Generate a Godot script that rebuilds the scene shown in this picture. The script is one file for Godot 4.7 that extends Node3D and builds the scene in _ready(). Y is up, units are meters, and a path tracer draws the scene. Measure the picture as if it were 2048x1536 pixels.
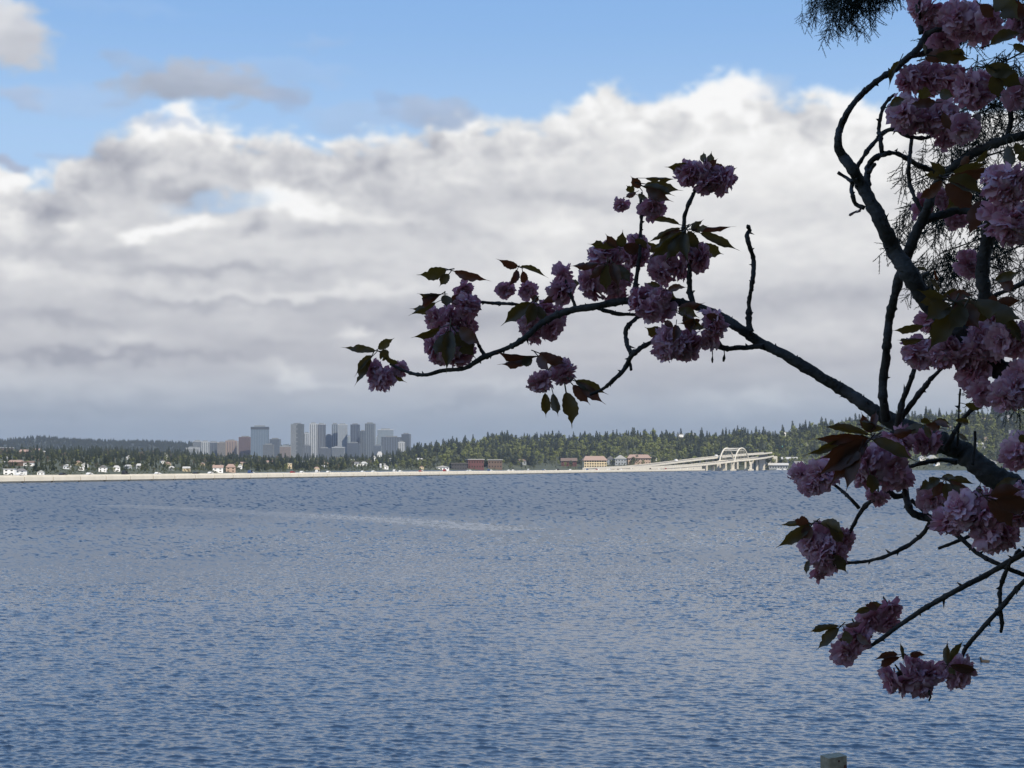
extends Node3D
# A lake seen from a shaded bank: cherry branches in front, a floating bridge, a wooded far shore and a city beyond it.

const EYE := Vector3(0, 7.0, 0)          # eye height over the water
const FOCAL := 3317.0                    # focal length in pixels of the 2048 x 1536 photograph
const PITCH := 0.0497                    # the camera looks up a little: the waterline lies below the middle of the frame
const TO_SUN := Vector3(0.420, 0.731, 0.537)   # unit vector towards the sun

var used := {}                           # names given so far
var rng := RandomNumberGenerator.new()
var materials := {}

func _ready() -> void:
	rng.seed = 20170423
	set_camera()
	set_sky()

	set_sun()
	make_materials()
	build_lake()

	build_near_bank()
	build_far_land()
	build_towers()
	build_bridge()
	build_houses()
	build_woods()
	build_cherry_tree()
	build_conifers()
	build_pile()
	build_duck()

# ---------------------------------------------------------------- camera, sky, sun

func set_camera() -> void:
	var cam := Camera3D.new()
	cam.name = "camera"
	cam.fov = rad_to_deg(2.0 * atan(768.0 / FOCAL))
	cam.near = 0.1
	cam.far = 30000.0
	cam.position = EYE
	cam.rotation.x = PITCH
	add_child(cam)
	cam.current = true

func set_sun() -> void:
	var sun := DirectionalLight3D.new()
	sun.name = "sun"
	sun.light_energy = 1.55
	sun.light_color = Color(1.0, 0.95, 0.86)
	sun.light_angular_distance = 0.5
	sun.shadow_enabled = true
	add_child(sun)
	# the sun stands behind the right shoulder, about 47 degrees up
	sun.look_at_from_position(TO_SUN * 100.0, Vector3.ZERO, Vector3.UP)

# a direction from a pixel of the photograph, scaled to reach the depth d (metres along the view)
func at(x: float, y: float, d: float) -> Vector3:
	var dx := (x - 1024.0) / FOCAL
	var dy := -(y - 768.0) / FOCAL
	var v := Vector3(dx, dy * cos(PITCH) + sin(PITCH), dy * sin(PITCH) - cos(PITCH))
	return EYE + v * (d / -v.z)

# ---- sky: a computed panorama of blue air and clouds

var n_big := FastNoiseLite.new()
var n_mid := FastNoiseLite.new()
var n_fine := FastNoiseLite.new()
var n_warp := FastNoiseLite.new()

# upper edge of the cloud bank: [across, height of the edge]
const BANK_EDGE := [[-400, 330], [-200, 350], [0, 362], [90, 376], [130, 330], [180, 300], [250, 272], [300, 252], [340, 226], [400, 234], [450, 246], [490, 284], [560, 284], [640, 288], [700, 276], [760, 272], [800, 262], [860, 250], [950, 240], [1060, 248], [1140, 222], [1180, 192], [1225, 168], [1270, 192], [1300, 208], [1370, 192], [1420, 164], [1480, 152], [1540, 178], [1590, 214], [1640, 204], [1700, 214], [1760, 228], [1850, 246], [2048, 252], [2300, 250], [2500, 300]]
# lighter and darker masses in the bank: [across, height, half width, half height, tilt, strength]
const MASSES := [
	[352, 248, 52, 26, 0.1, 34], [410, 282, 70, 30, 0.2, 22], [300, 285, 46, 20, -0.2, 20], [462, 268, 40, 26, 0.5, 12],
	[205, 325, 90, 26, 0.0, -22], [180, 385, 120, 34, 0.1, -20], [360, 400, 80, 22, 0.25, -34], [300, 360, 120, 22, 0.1, 4], [520, 310, 70, 22, 0.0, -6],
	[610, 310, 60, 16, 0.0, -22], [600, 360, 130, 26, 0.1, -14], [440, 330, 70, 24, 0.0, -10], [700, 345, 60, 22, -0.5, -18],
	[40, 392, 60, 22, -0.1, 24], [110, 420, 60, 26, 0.0, -12], [140, 465, 30, 14, 0.0, 20], [30, 470, 40, 22, 0.0, 10],
	[300, 478, 62, 16, -0.28, 44], [380, 452, 70, 12, -0.22, 34], [262, 488, 30, 12, 0.0, 22], [560, 402, 46, 20, 0.0, 36], [610, 425, 46, 12, 0.2, 24], [660, 418, 26, 10, 0.0, 18], [740, 440, 80, 14, 0.1, 14],
	[510, 452, 26, 14, -0.5, -30], [650, 458, 90, 16, 0.0, -20], [440, 490, 130, 18, -0.1, 4], [820, 410, 80, 22, 0.35, -16], [820, 466, 30, 12, 0.0, -16],
	[640, 300, 20, 16, 0.0, 8], [780, 290, 30, 20, 0.0, 22], [790, 330, 60, 16, -0.3, -14], [930, 262, 40, 16, 0.0, 16], [870, 300, 40, 22, -0.5, -14], [960, 330, 120, 36, 0.0, 8],
	[1230, 220, 50, 40, 0.0, 10], [1450, 200, 90, 40, 0.0, 18], [1400, 280, 200, 60, 0.0, 14], [1340, 256, 12, 14, -0.6, -16], [1620, 240, 46, 36, 0.2, -24], [1700, 250, 40, 20, 0.0, 10], [1690, 330, 120, 50, 0.0, 8],
	[1130, 300, 130, 40, 0.0, -4], [1180, 400, 130, 20, 0.05, -22], [1010, 390, 90, 24, 0.0, -8], [1120, 450, 110, 22, -0.1, 14], [960, 470, 90, 20, 0.3, -14], [1600, 440, 240, 26, 0.0, -8], [1560, 370, 200, 26, 0.0, 6],
	[100, 520, 130, 20, 0.0, -16], [260, 520, 60, 24, 0.0, -14], [30, 545, 46, 20, 0.0, 16], [140, 560, 90, 14, 0.0, 14], [420, 548, 190, 12, -0.05, -26], [650, 545, 120, 12, -0.15, -10], [740, 580, 200, 12, -0.1, 14], [400, 590, 260, 12, 0.02, 12],
	[120, 650, 150, 16, 0.0, -20], [460, 612, 240, 10, 0.0, -16], [880, 640, 260, 26, 0.0, -20], [260, 690, 46, 14, 0.0, 14], [200, 716, 330, 12, 0.0, -24], [560, 690, 110, 16, 0.0, -14], [710, 670, 26, 12, 0.0, 28], [500, 642, 120, 14, 0.0, 5],
	[580, 752, 50, 14, 0.2, 22], [640, 772, 60, 8, 0.0, 10], [860, 700, 120, 20, 0.0, 10], [1080, 560, 100, 40, 0.0, 14], [1000, 770, 160, 16, 0.0, 10], [900, 806, 90, 12, -0.2, -8], [100, 770, 220, 20, 0.0, 8], [150, 820, 300, 16, 0.0, -6],
	[1640, 600, 240, 24, 0.0, -14], [1600, 670, 260, 20, 0.0, 8], [1300, 760, 200, 30, 0.0, -8], [1600, 720, 200, 16, 0.0, -5], [1500, 800, 120, 20, 0.0, 10], [1300, 560, 300, 30, 0.0, 5],
]
# loose clouds before the blue: [across, height, half width, half height, bend, opacity, red, green, blue]
const LOOSE := [
	[12, 108, 86, 66, 0.0, 1.1, 205, 206, 212], [-10, 60, 46, 50, 0.0, 0.7, 224, 226, 230], [30, 220, 60, 22, 0.0, 0.7, 176, 190, 214], [400, 176, 190, 40, 0.55, 1.05, 176, 184, 200], [255, 142, 60, 16, 0.0, 0.45, 170, 184, 208], [565, 205, 46, 34, 0.0, 0.55, 166, 182, 210], [870, 226, 92, 34, 0.3, 0.8, 172, 186, 210], [770, 205, 26, 30, 0.0, 0.5, 160, 182, 216], [640, 95, 60, 16, 0.0, 0.3, 170, 190, 222], [560, 150, 150, 30, 0.0, 0.28, 178, 198, 228], [150, 225, 130, 34, 0.0, 0.3, 182, 200, 228], [720, 240, 120, 26, 0.0, 0.4, 176, 194, 222], [230, 40, 160, 24, 0.0, 0.16, 176, 200, 234], [1560, 190, 50, 22, 0.0, 0.4, 200, 208, 222], [8, 350, 26, 12, 0.0, 0.9, 172, 182, 204], [110, 336, 40, 14, 0.0, 0.4, 176, 188, 212], [330, 262, 90, 14, 0.0, 0.5, 178, 194, 220],
]

func edge_at(u: float) -> float:
	if u < -400.0 or u > 2500.0:
		return 300.0
	for k in BANK_EDGE.size() - 1:
		var a: Array = BANK_EDGE[k]
		var b: Array = BANK_EDGE[k + 1]
		if u <= b[0]:
			return lerpf(a[1], b[1], (u - a[0]) / (b[0] - a[0]))
	return 300.0

# air and cloud colour (as seen, sRGB 0..255) towards a direction given as photograph pixels u, v carried on beyond its edges
func sky_color(u: float, v: float, dir: Vector3) -> Vector3:
	var blue := Vector3(140, 182, 233).lerp(Vector3(172, 205, 242), smoothstep(-40.0, 360.0, v))
	blue = blue.lerp(Vector3(92, 140, 205), smoothstep(0.0, -1800.0, v))
	# noise lives on the sphere so that it has no seam
	var s := Vector3(dir.x, dir.y * 2.4, dir.z)
	var w := Vector3(n_warp.get_noise_3dv(s * 26.0), n_warp.get_noise_3dv(s * 26.0 + Vector3(50, 0, 0)), 0)
	var uu := u + w.x * 30.0 + n_fine.get_noise_3dv(dir * 60.0) * 16.0
	var vv := v + w.y * 22.0 + n_fine.get_noise_3dv(dir * 60.0 + Vector3(9, 9, 9)) * 14.0
	var big := n_big.get_noise_3dv(s * 6.0)
	var mid := n_mid.get_noise_3dv(Vector3(dir.x * 22.0, dir.y * 80.0, dir.z * 22.0))
	var fine := n_fine.get_noise_3dv(Vector3(dir.x * 60.0, dir.y * 130.0, dir.z * 60.0))
	var framed := smoothstep(-700.0, -350.0, u) * (1.0 - smoothstep(2300.0, 2500.0, u))
	var edge := lerpf(290.0 + big * 260.0 + mid * 90.0, edge_at(uu), framed)
	# rounded heads with dark creases between them
	var q3 := Vector3(dir.x, dir.y * 1.25, dir.z) + Vector3(w.x, w.y, 0) * 0.006
	var head := 1.0 - 1.5 * (absf(n_warp.get_noise_3dv(q3 * 17.0)) + 0.5 * absf(n_warp.get_noise_3dv(q3 * 37.0)) + 0.3 * absf(n_warp.get_noise_3dv(q3 * 80.0)))
	var cover := smoothstep(-22.0, 22.0, vv - edge + fine * 14.0 + (head - 0.5) * 30.0)
	# clouds high up outside the picture: scattered
	var high := smoothstep(0.15, 0.5, big + mid * 0.3) * smoothstep(-60.0, -500.0, v) * 0.7
	var grey := 217.0 - 14.0 * smoothstep(480.0, 640.0, v) - 12.0 * smoothstep(640.0, 780.0, v) - 28.0 * smoothstep(760.0, 900.0, v)
	grey += lerpf(0.0, 12.0, smoothstep(900.0, 1500.0, u) * (1.0 - smoothstep(480.0, 600.0, v)))
	grey += mid * 8.0 * (1.0 - 0.5 * smoothstep(740.0, 880.0, v)) + fine * 6.0 * (1.0 - smoothstep(560.0, 760.0, v))
	grey += 15.0 * (1.0 - smoothstep(-10.0, 70.0, vv - edge)) + (head - 0.52) * 36.0 * (0.14 + 0.86 * (1.0 - smoothstep(30.0, 200.0, vv - edge))) * (1.0 - smoothstep(560.0, 760.0, v))
	if framed > 0.0:
		for m in MASSES:
			var dx: float = uu - m[0]
			if absf(dx) > 3.0 * m[2] + 60.0:
				continue
			var dy: float = vv - m[1]
			var t: float = m[4]
			var px := dx * cos(t) + dy * sin(t)
			var py := dy * cos(t) - dx * sin(t)
			var q: float = px * px / (m[2] * m[2]) + py * py / (m[3] * m[3])
			if q < 8.0:
				grey += (m[5] * (1.15 if m[5] > 0 else 0.95)) * exp(-q) * framed
	else:
		grey += big * 26.0
	grey = minf(grey, 250.0)
	# grey parts of a cloud are a little lilac, the low far ones blue
	var dim := clampf((235.0 - grey) / 70.0, 0.0, 1.3)
	var cloud := Vector3(grey, grey, grey) + Vector3(-7, -4, 8) * dim
	cloud += Vector3(-10, 1, 8) * smoothstep(700.0, 900.0, v)
	cloud = cloud.lerp(Vector3(154, 168, 185), 0.6 * smoothstep(810.0, 930.0, v))
	var c := blue
	var hi := clampf(high, 0.0, 1.0)
	c = c.lerp(Vector3(214, 217, 224) + Vector3(1, 1, 1) * (mid * 34.0), hi)
	# the hole of blue in the bank
	var hole := 0.0
	if framed > 0.0:
		var hx := (uu - 430.0) / 90.0
		var hy := (vv - 414.0 + (uu - 430.0) * 0.12) / 14.0
		hole = 0.55 * exp(-pow(hx * hx + hy * hy, 1.5))
	c = c.lerp(cloud, cover * (1.0 - hole))
	if framed > 0.0:
		for m in LOOSE:
			var dx: float = (uu - m[0]) / m[2]
			if absf(dx) > 2.2:
				continue
			var dy: float = (vv - m[1] - m[4] * dx * dx * m[3]) / m[3]
			var q := dx * dx + dy * dy
			if q < 5.0:
				var o: float = m[5] * smoothstep(1.5, 0.15, q + fine * 0.35 + mid * 0.25)
				c = c.lerp(Vector3(m[6], m[7], m[8]) + Vector3(1, 1, 1) * (dy * -7.0 + mid * 10.0), clampf(o, 0.0, 0.94) * framed)
	return c

func sky_pixel(col: float, row: float, width: float, height: float) -> Color:
	var az := (col / width - 0.5) * TAU
	var el := (0.5 - row / height) * PI
	var dir := Vector3(sin(az) * cos(el), sin(el), -cos(az) * cos(el))
	var a := clampf(az, -0.6, 0.6)
	var u := 1024.0 + FOCAL * (tan(a) + (az - a) * 1.2)
	# height over the horizon as the pitched camera sees it
	var v := 768.0 - FOCAL * tan(clampf(el - PITCH, -1.2, 1.0))
	var c := sky_color(u, v, dir) / 255.0
	return Color(clampf(c.x, 0, 1), clampf(c.y, 0, 1), clampf(c.z, 0, 1))

func set_sky() -> void:
	for p in [[n_big, 11, 3], [n_mid, 12, 4], [n_fine, 13, 4], [n_warp, 14, 3]]:
		var n: FastNoiseLite = p[0]
		n.seed = p[1]
		n.frequency = 1.0
		n.noise_type = FastNoiseLite.TYPE_SIMPLEX_SMOOTH
		n.fractal_type = FastNoiseLite.FRACTAL_FBM
		n.fractal_octaves = p[2]
	var w := 4096
	var h := 2048
	var small := Image.create(w / 8, h / 8, false, Image.FORMAT_RGB8)
	for r in h / 8:
		for c in w / 8:
			small.set_pixel(c, r, sky_pixel(c + 0.5, r + 0.5, w / 8, h / 8) if r < h / 16 + 2 else Color(0.35, 0.42, 0.52))
	small.resize(w, h, Image.INTERPOLATE_CUBIC)
	# the same sky in full detail where it is looked at closely
	for r in range(760, 1030):
		for c in range(1700, 2396):
			small.set_pixel(c, r, sky_pixel(c + 0.5, r + 0.5, w, h))
	var pano := PanoramaSkyMaterial.new()
	pano.panorama = ImageTexture.create_from_image(small)
	pano.energy_multiplier = 1.0
	var sky := Sky.new()
	sky.sky_material = pano
	var env := Environment.new()
	env.background_mode = Environment.BG_SKY
	env.sky = sky
	env.sky_rotation = Vector3(0, PI, 0)
	env.tonemap_mode = Environment.TONE_MAPPER_LINEAR
	env.tonemap_exposure = 1.0
	env.sdfgi_enabled = true
	env.ssao_enabled = true
	env.ssil_enabled = true
	env.fog_enabled = true
	env.fog_light_color = Color(0.85, 0.91, 1.0)
	env.fog_density = 0.000031
	var world := WorldEnvironment.new()
	world.name = "daylight"
	world.environment = env
	add_child(world)

# ---------------------------------------------------------------- helpers

func numbered(called: String) -> String:
	var n: int = used.get(called, 0)
	used[called] = n + 1
	return called if n == 0 else "%s_%03d" % [called, n]

func thing(called: String, label: String, category: String, where := Vector3.ZERO, turn := 0.0, group := "") -> Node3D:
	var o := Node3D.new()
	o.name = numbered(called)
	add_child(o)
	o.position = where
	o.rotation.y = turn
	tag(o, label, category, group)
	return o

func tag(o: Node3D, label: String, category: String, group := "") -> void:
	o.set_meta("label", label)
	o.set_meta("category", category)
	if group != "":
		o.set_meta("group", group)

func part(called: String, mesh: Mesh, m: Material, parent: Node3D, where := Transform3D.IDENTITY) -> MeshInstance3D:
	var o := MeshInstance3D.new()
	o.name = called
	o.mesh = mesh
	o.material_override = m
	o.transform = where
	parent.add_child(o, true)
	return o

func setting(called: String, mesh: Mesh, m: Material) -> MeshInstance3D:
	var o := MeshInstance3D.new()
	o.name = numbered(called)
	o.mesh = mesh
	if m:
		o.material_override = m
	add_child(o)
	o.set_meta("kind", "structure")
	return o

func begin() -> SurfaceTool:
	var st := SurfaceTool.new()
	st.begin(Mesh.PRIMITIVE_TRIANGLES)
	return st

func done(st: SurfaceTool, smooth := false) -> ArrayMesh:
	st.set_smooth_group(0 if smooth else -1)
	st.generate_normals()
	return st.commit()

func tri(st: SurfaceTool, a: Vector3, b: Vector3, c: Vector3) -> void:
	st.set_smooth_group(-1)
	st.add_vertex(a)
	st.add_vertex(b)
	st.add_vertex(c)

func quad(st: SurfaceTool, a: Vector3, b: Vector3, c: Vector3, d: Vector3) -> void:
	tri(st, a, b, c)
	tri(st, a, c, d)

# a box between two corners, turned by a basis about an origin
func box(st: SurfaceTool, lo: Vector3, hi: Vector3, t := Transform3D.IDENTITY) -> void:
	var p := []
	for k in 8:
		p.append(t * Vector3(hi.x if k & 1 else lo.x, hi.y if k & 2 else lo.y, hi.z if k & 4 else lo.z))
	for f in [[0, 1, 3, 2], [5, 4, 6, 7], [4, 0, 2, 6], [1, 5, 7, 3], [2, 3, 7, 6], [4, 5, 1, 0]]:
		quad(st, p[f[3]], p[f[2]], p[f[1]], p[f[0]])

func box_mesh(lo: Vector3, hi: Vector3) -> ArrayMesh:
	var st := begin()
	box(st, lo, hi)
	return done(st)

# a tube along points with a radius at each, as one smooth skin
func tube(points: PackedVector3Array, radii: PackedFloat32Array, sides: int, rough := 0.0, salt := 0.0) -> ArrayMesh:
	var verts := PackedVector3Array()
	var index := PackedInt32Array()
	var n := points.size()
	var side := Vector3.UP
	for k in n:
		var along := (points[mini(k + 1, n - 1)] - points[maxi(k - 1, 0)]).normalized()
		if k == 0:
			side = along.cross(Vector3(0.31, 0.2, 0.93)).normalized()
		side = (side - along * side.dot(along)).normalized()
		var up := along.cross(side)
		for j in sides:
			var a := TAU * j / sides
			var out := side * cos(a) + up * sin(a)
			var r := radii[k]
			if rough > 0.0:
				r *= 1.0 + rough * (n_fine.get_noise_3dv(points[k] * 26.0 + out * 0.9 + Vector3(salt, 0, 0)) + 0.9 * n_mid.get_noise_3dv(points[k] * 80.0 + out * 0.5 + Vector3(0, salt, 0)))
			verts.append(points[k] + out * r)
	for k in n - 1:
		for j in sides:
			var a := k * sides + j
			var b := k * sides + (j + 1) % sides
			index.append_array(PackedInt32Array([a, b, a + sides, b, b + sides, a + sides]))
	verts.append(points[0])
	verts.append(points[n - 1])
	for j in sides:
		index.append_array(PackedInt32Array([n * sides, (j + 1) % sides, j, n * sides + 1, (n - 1) * sides + j, (n - 1) * sides + (j + 1) % sides]))
	return indexed(verts, index)

# an indexed mesh with smooth normals
func indexed(verts: PackedVector3Array, index: PackedInt32Array, colors := PackedColorArray()) -> ArrayMesh:
	var normals := PackedVector3Array()
	normals.resize(verts.size())
	for k in range(0, index.size(), 3):
		var n := (verts[index[k + 2]] - verts[index[k]]).cross(verts[index[k + 1]] - verts[index[k]])
		for j in 3:
			normals[index[k + j]] += n
	for k in normals.size():
		normals[k] = normals[k].normalized() if normals[k].length_squared() > 0.0 else Vector3.UP
	var arrays := []
	arrays.resize(Mesh.ARRAY_MAX)
	arrays[Mesh.ARRAY_VERTEX] = verts
	arrays[Mesh.ARRAY_NORMAL] = normals
	arrays[Mesh.ARRAY_INDEX] = index
	if colors.size():
		arrays[Mesh.ARRAY_COLOR] = colors
	var mesh := ArrayMesh.new()
	mesh.add_surface_from_arrays(Mesh.PRIMITIVE_TRIANGLES, arrays)
	return mesh

# a smooth line through [x, y, width] points of the photograph at a depth that runs from d0 to d1; returns [points, radii]
func smooth_line(list: Array, step: float) -> Array:
	var pts := PackedVector3Array()
	var rad := PackedFloat32Array()
	var n := list.size()
	for k in n - 1:
		var p0: Array = list[maxi(k - 1, 0)]
		var p1: Array = list[k]
		var p2: Array = list[k + 1]
		var p3: Array = list[mini(k + 2, n - 1)]
		var a: Vector3 = p1[0]
		var b: Vector3 = p2[0]
		var m := maxi(1, int(a.distance_to(b) / step))
		for j in m + (1 if k == n - 2 else 0):
			var t := float(j) / m
			pts.append(a.cubic_interpolate(b, p0[0], p3[0], t))
			rad.append(lerpf(p1[1], p2[1], t))
	return [pts, rad]

# ---------------------------------------------------------------- materials

func noise_texture(freq: float, seed_: int, low: Color, high: Color, octaves := 4, size := 512, as_normal := false, bump := 4.0, type := FastNoiseLite.TYPE_SIMPLEX_SMOOTH) -> NoiseTexture2D:
	var n := FastNoiseLite.new()
	n.seed = seed_
	n.frequency = freq
	n.noise_type = type
	n.fractal_octaves = octaves
	var t := NoiseTexture2D.new()
	t.noise = n
	t.width = size
	t.height = size
	t.seamless = true
	if as_normal:
		t.as_normal_map = true
		t.bump_strength = bump
	else:
		var g := Gradient.new()
		g.set_color(0, low)
		g.set_color(1, high)
		t.color_ramp = g
	return t

# a plain material; the colour is the real base colour (linear)
func paint(called: String, c: Color, rough := 0.8, metal := 0.0) -> StandardMaterial3D:
	if materials.has(called):
		return materials[called]
	var m := StandardMaterial3D.new()
	m.resource_name = called
	m.albedo_color = c.linear_to_srgb()
	m.roughness = rough
	m.metallic = metal
	materials[called] = m
	return m

# a material whose colour wanders between two base colours (linear) with the grain of a noise laid in metres
func mottled(called: String, low: Color, high: Color, metres: float, rough := 0.85, octaves := 4) -> StandardMaterial3D:
	if materials.has(called):
		return materials[called]
	var m := paint(called, Color.WHITE, rough)
	m.albedo_texture = noise_texture(0.012, called.hash() & 1023, low.linear_to_srgb(), high.linear_to_srgb(), octaves, 256)
	m.uv1_triplanar = true
	m.uv1_world_triplanar = true
	m.uv1_scale = Vector3.ONE / metres
	return m

func make_materials() -> void:
	mottled("concrete", Color(0.62, 0.59, 0.51), Color(0.74, 0.70, 0.62), 30.0)
	mottled("asphalt", Color(0.045, 0.045, 0.047), Color(0.075, 0.073, 0.07), 12.0)
	mottled("bank_soil", Color(0.07, 0.085, 0.03), Color(0.15, 0.15, 0.075), 2.5)
	mottled("far_soil", Color(0.04, 0.05, 0.03), Color(0.10, 0.105, 0.055), 160.0)
	var leaf := paint("cherry_leaf", Color(0.07, 0.055, 0.026), 0.5)
	leaf.backlight_enabled = true
	leaf.backlight = Color(0.44, 0.34, 0.10)
	leaf.cull_mode = BaseMaterial3D.CULL_DISABLED
	var leaf2 := paint("bronze_leaf", Color(0.095, 0.048, 0.03), 0.5)
	leaf2.backlight_enabled = true
	leaf2.backlight = Color(0.44, 0.22, 0.10)
	leaf2.cull_mode = BaseMaterial3D.CULL_DISABLED
	var petal := paint("petal", Color.WHITE, 0.75)
	petal.vertex_color_use_as_albedo = true
	petal.backlight_enabled = true
	petal.backlight = Color(0.8, 0.66, 0.72)
	petal.cull_mode = BaseMaterial3D.CULL_DISABLED
	var bark := mottled("cherry_bark", Color(0.022, 0.018, 0.015), Color(0.085, 0.075, 0.06), 0.11, 0.8, 5)
	bark.normal_enabled = true
	bark.normal_texture = noise_texture(0.03, 77, Color.BLACK, Color.WHITE, 5, 256, true, 10.0)
	bark.normal_scale = 0.8
	mottled("fir_bark", Color(0.05, 0.04, 0.03), Color(0.12, 0.10, 0.08), 0.4, 0.9, 5)
	var needle := paint("fir_needle", Color(0.022, 0.034, 0.022), 0.6)
	needle.cull_mode = BaseMaterial3D.CULL_DISABLED

# ---------------------------------------------------------------- lake

var waves: Array = []                    # [kx, kz, height, phase]
# strips of smoother water left by boats and wind: points on the lake and half width in metres
var slicks: Array = []

func lake_point(x: float, y: float) -> Vector2:
	var v := at(x, y, 1.0) - EYE
	var p := EYE + v * (EYE.y / -v.y)
	return Vector2(p.x, p.z)

func calm(p: Vector2) -> float:
	var least := 1.0
	for s in slicks:
		for k in s[0].size() - 1:
			var a: Vector2 = s[0][k]
			var b: Vector2 = s[0][k + 1]
			var q := Geometry2D.get_closest_point_to_segment(p, a, b)
			var away: float = q.distance_to(p) / (s[1] * (0.35 + q.distance_to(Vector2.ZERO) * 0.004))
			if away < 1.6:
				least = minf(least, 1.0 - s[2] * smoothstep(1.6, 0.3, away))
	return least

func build_lake() -> void:
	var r := RandomNumberGenerator.new()
	r.seed = 5
	for k in 30:
		var length := 0.18 * pow(9.5, pow(k / 29.0, 1.3))
		var turn := deg_to_rad(90.0 + r.randfn(0.0, 34.0) - 8.0)
		var kk := TAU / length
		var slope := 0.062 * (1.0 - 0.5 * absf(log(length / 0.52)) / 1.2)
		waves.append([cos(turn) * kk, sin(turn) * kk, maxf(slope, 0.014) / kk, r.randf() * TAU])
	slicks.append([[lake_point(250, 1012), lake_point(420, 1020), lake_point(600, 1030), lake_point(760, 1039), lake_point(900, 1049), lake_point(1000, 1058)], 4.2, 0.9])
	slicks.append([[lake_point(120, 996), lake_point(420, 986), lake_point(760, 976), lake_point(1100, 970)], 7.0, 0.3])
	var gust := FastNoiseLite.new()
	gust.seed = 3
	gust.frequency = 0.018
	gust.fractal_octaves = 3
	# rows lie close together near by and wider apart far away; across, each row reaches past the frame on both sides
	var rows := PackedFloat32Array()
	var d := 12.0
	while d < 36.0:
		rows.append(d)
		d += 0.5
	while d < 4600.0:
		rows.append(d)
		d += maxf(d * d / (FOCAL * 0.5 * EYE.y) / (2.5 if d < 150.0 else 1.6), 0.05)
	rows.append(4700.0)
	var across := PackedFloat32Array()
	for f in [-6.0, -2.5, -1.2, -0.7, -0.5]:
		across.append(f)
	var cols := 600
	for k in cols + 1:
		across.append(lerpf(-0.38, 0.38, float(k) / cols))
	for f in [0.5, 0.7, 1.2, 2.5, 6.0]:
		across.append(f)
	var n := across.size()
	var verts := PackedVector3Array()
	var normals := PackedVector3Array()
	verts.resize(rows.size() * n)
	normals.resize(rows.size() * n)
	for i in rows.size():
		var z := -rows[i]
		var fade := 1.0 - smoothstep(120.0, 500.0, rows[i])
		for j in n:
			var x := across[j] * (rows[i] + 6.0)
			var g := 1.25 - 0.1 * smoothstep(40.0, 120.0, rows[i]) + 0.1 * smoothstep(100.0, 420.0, rows[i]) + 0.7 * gust.get_noise_2d(x, z * 0.6) + 0.3 * gust.get_noise_2d(x * 5.0 + 300.0, z * 3.0)
			if rows[i] > 120.0 and rows[i] < 900.0:
				g *= calm(Vector2(x, z))
			var y := 0.0
			var sx := 0.0
			var sz := 0.0
			for w in waves:
				var p: float = w[0] * x + w[1] * z + w[3]
				# peaked crests between flat troughs
				var e: float = w[2] * 1.15 * exp(2.6 * (sin(p) - 1.0))
				var c := e * 2.6 * cos(p)
				y += e
				sx += w[0] * c
				sz += w[1] * c
			verts[i * n + j] = Vector3(x, y * g * fade, z)
			normals[i * n + j] = Vector3(-sx * g, 1.0, -sz * g).normalized()
	# painted sheen by distance: coated bright near, uncoated dark far, with noisy edges
	var sheen_noise := FastNoiseLite.new()
	sheen_noise.seed = 21
	sheen_noise.frequency = 0.011
	sheen_noise.fractal_octaves = 4
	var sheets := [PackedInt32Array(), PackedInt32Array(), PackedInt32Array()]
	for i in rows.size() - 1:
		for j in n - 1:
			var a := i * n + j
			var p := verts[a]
			var dimness := 2.4 * smoothstep(30.0, 330.0, -p.z) + 0.9 * sheen_noise.get_noise_2d(p.x, p.z * 0.5) + r.randf_range(-0.4, 0.4)
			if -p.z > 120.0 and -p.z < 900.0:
				dimness -= 1.25 * (1.0 - calm(Vector2(p.x, p.z))) * (1.0 + 0.35 * sheen_noise.get_noise_2d(p.x * 3.0 + 90.0, p.z))
			sheets[clampi(roundi(dimness), 0, 2)].append_array(PackedInt32Array([a, a + n, a + 1, a + 1, a + n, a + n + 1]))
	var ripple := noise_texture(0.02, 31, Color.BLACK, Color.WHITE, 4, 512, true, 6.0)
	var mesh := ArrayMesh.new()
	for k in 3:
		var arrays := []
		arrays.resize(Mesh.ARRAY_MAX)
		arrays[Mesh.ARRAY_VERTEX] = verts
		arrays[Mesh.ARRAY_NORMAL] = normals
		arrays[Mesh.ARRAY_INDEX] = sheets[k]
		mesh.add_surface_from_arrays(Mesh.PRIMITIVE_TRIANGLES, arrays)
		var water := paint(["bright_sheen_water", "faint_sheen_water", "no_sheen_water"][k], Color(0.007, 0.016, 0.032), [0.26, 0.28, 0.31][k])  # copies of one water: two with added sheen, one without
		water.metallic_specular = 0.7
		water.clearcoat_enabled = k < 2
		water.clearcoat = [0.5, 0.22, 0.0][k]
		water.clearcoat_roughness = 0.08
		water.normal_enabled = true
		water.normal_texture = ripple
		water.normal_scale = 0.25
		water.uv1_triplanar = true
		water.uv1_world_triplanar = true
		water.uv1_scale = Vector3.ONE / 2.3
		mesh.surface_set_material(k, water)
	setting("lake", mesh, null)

# ---------------------------------------------------------------- land

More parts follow.
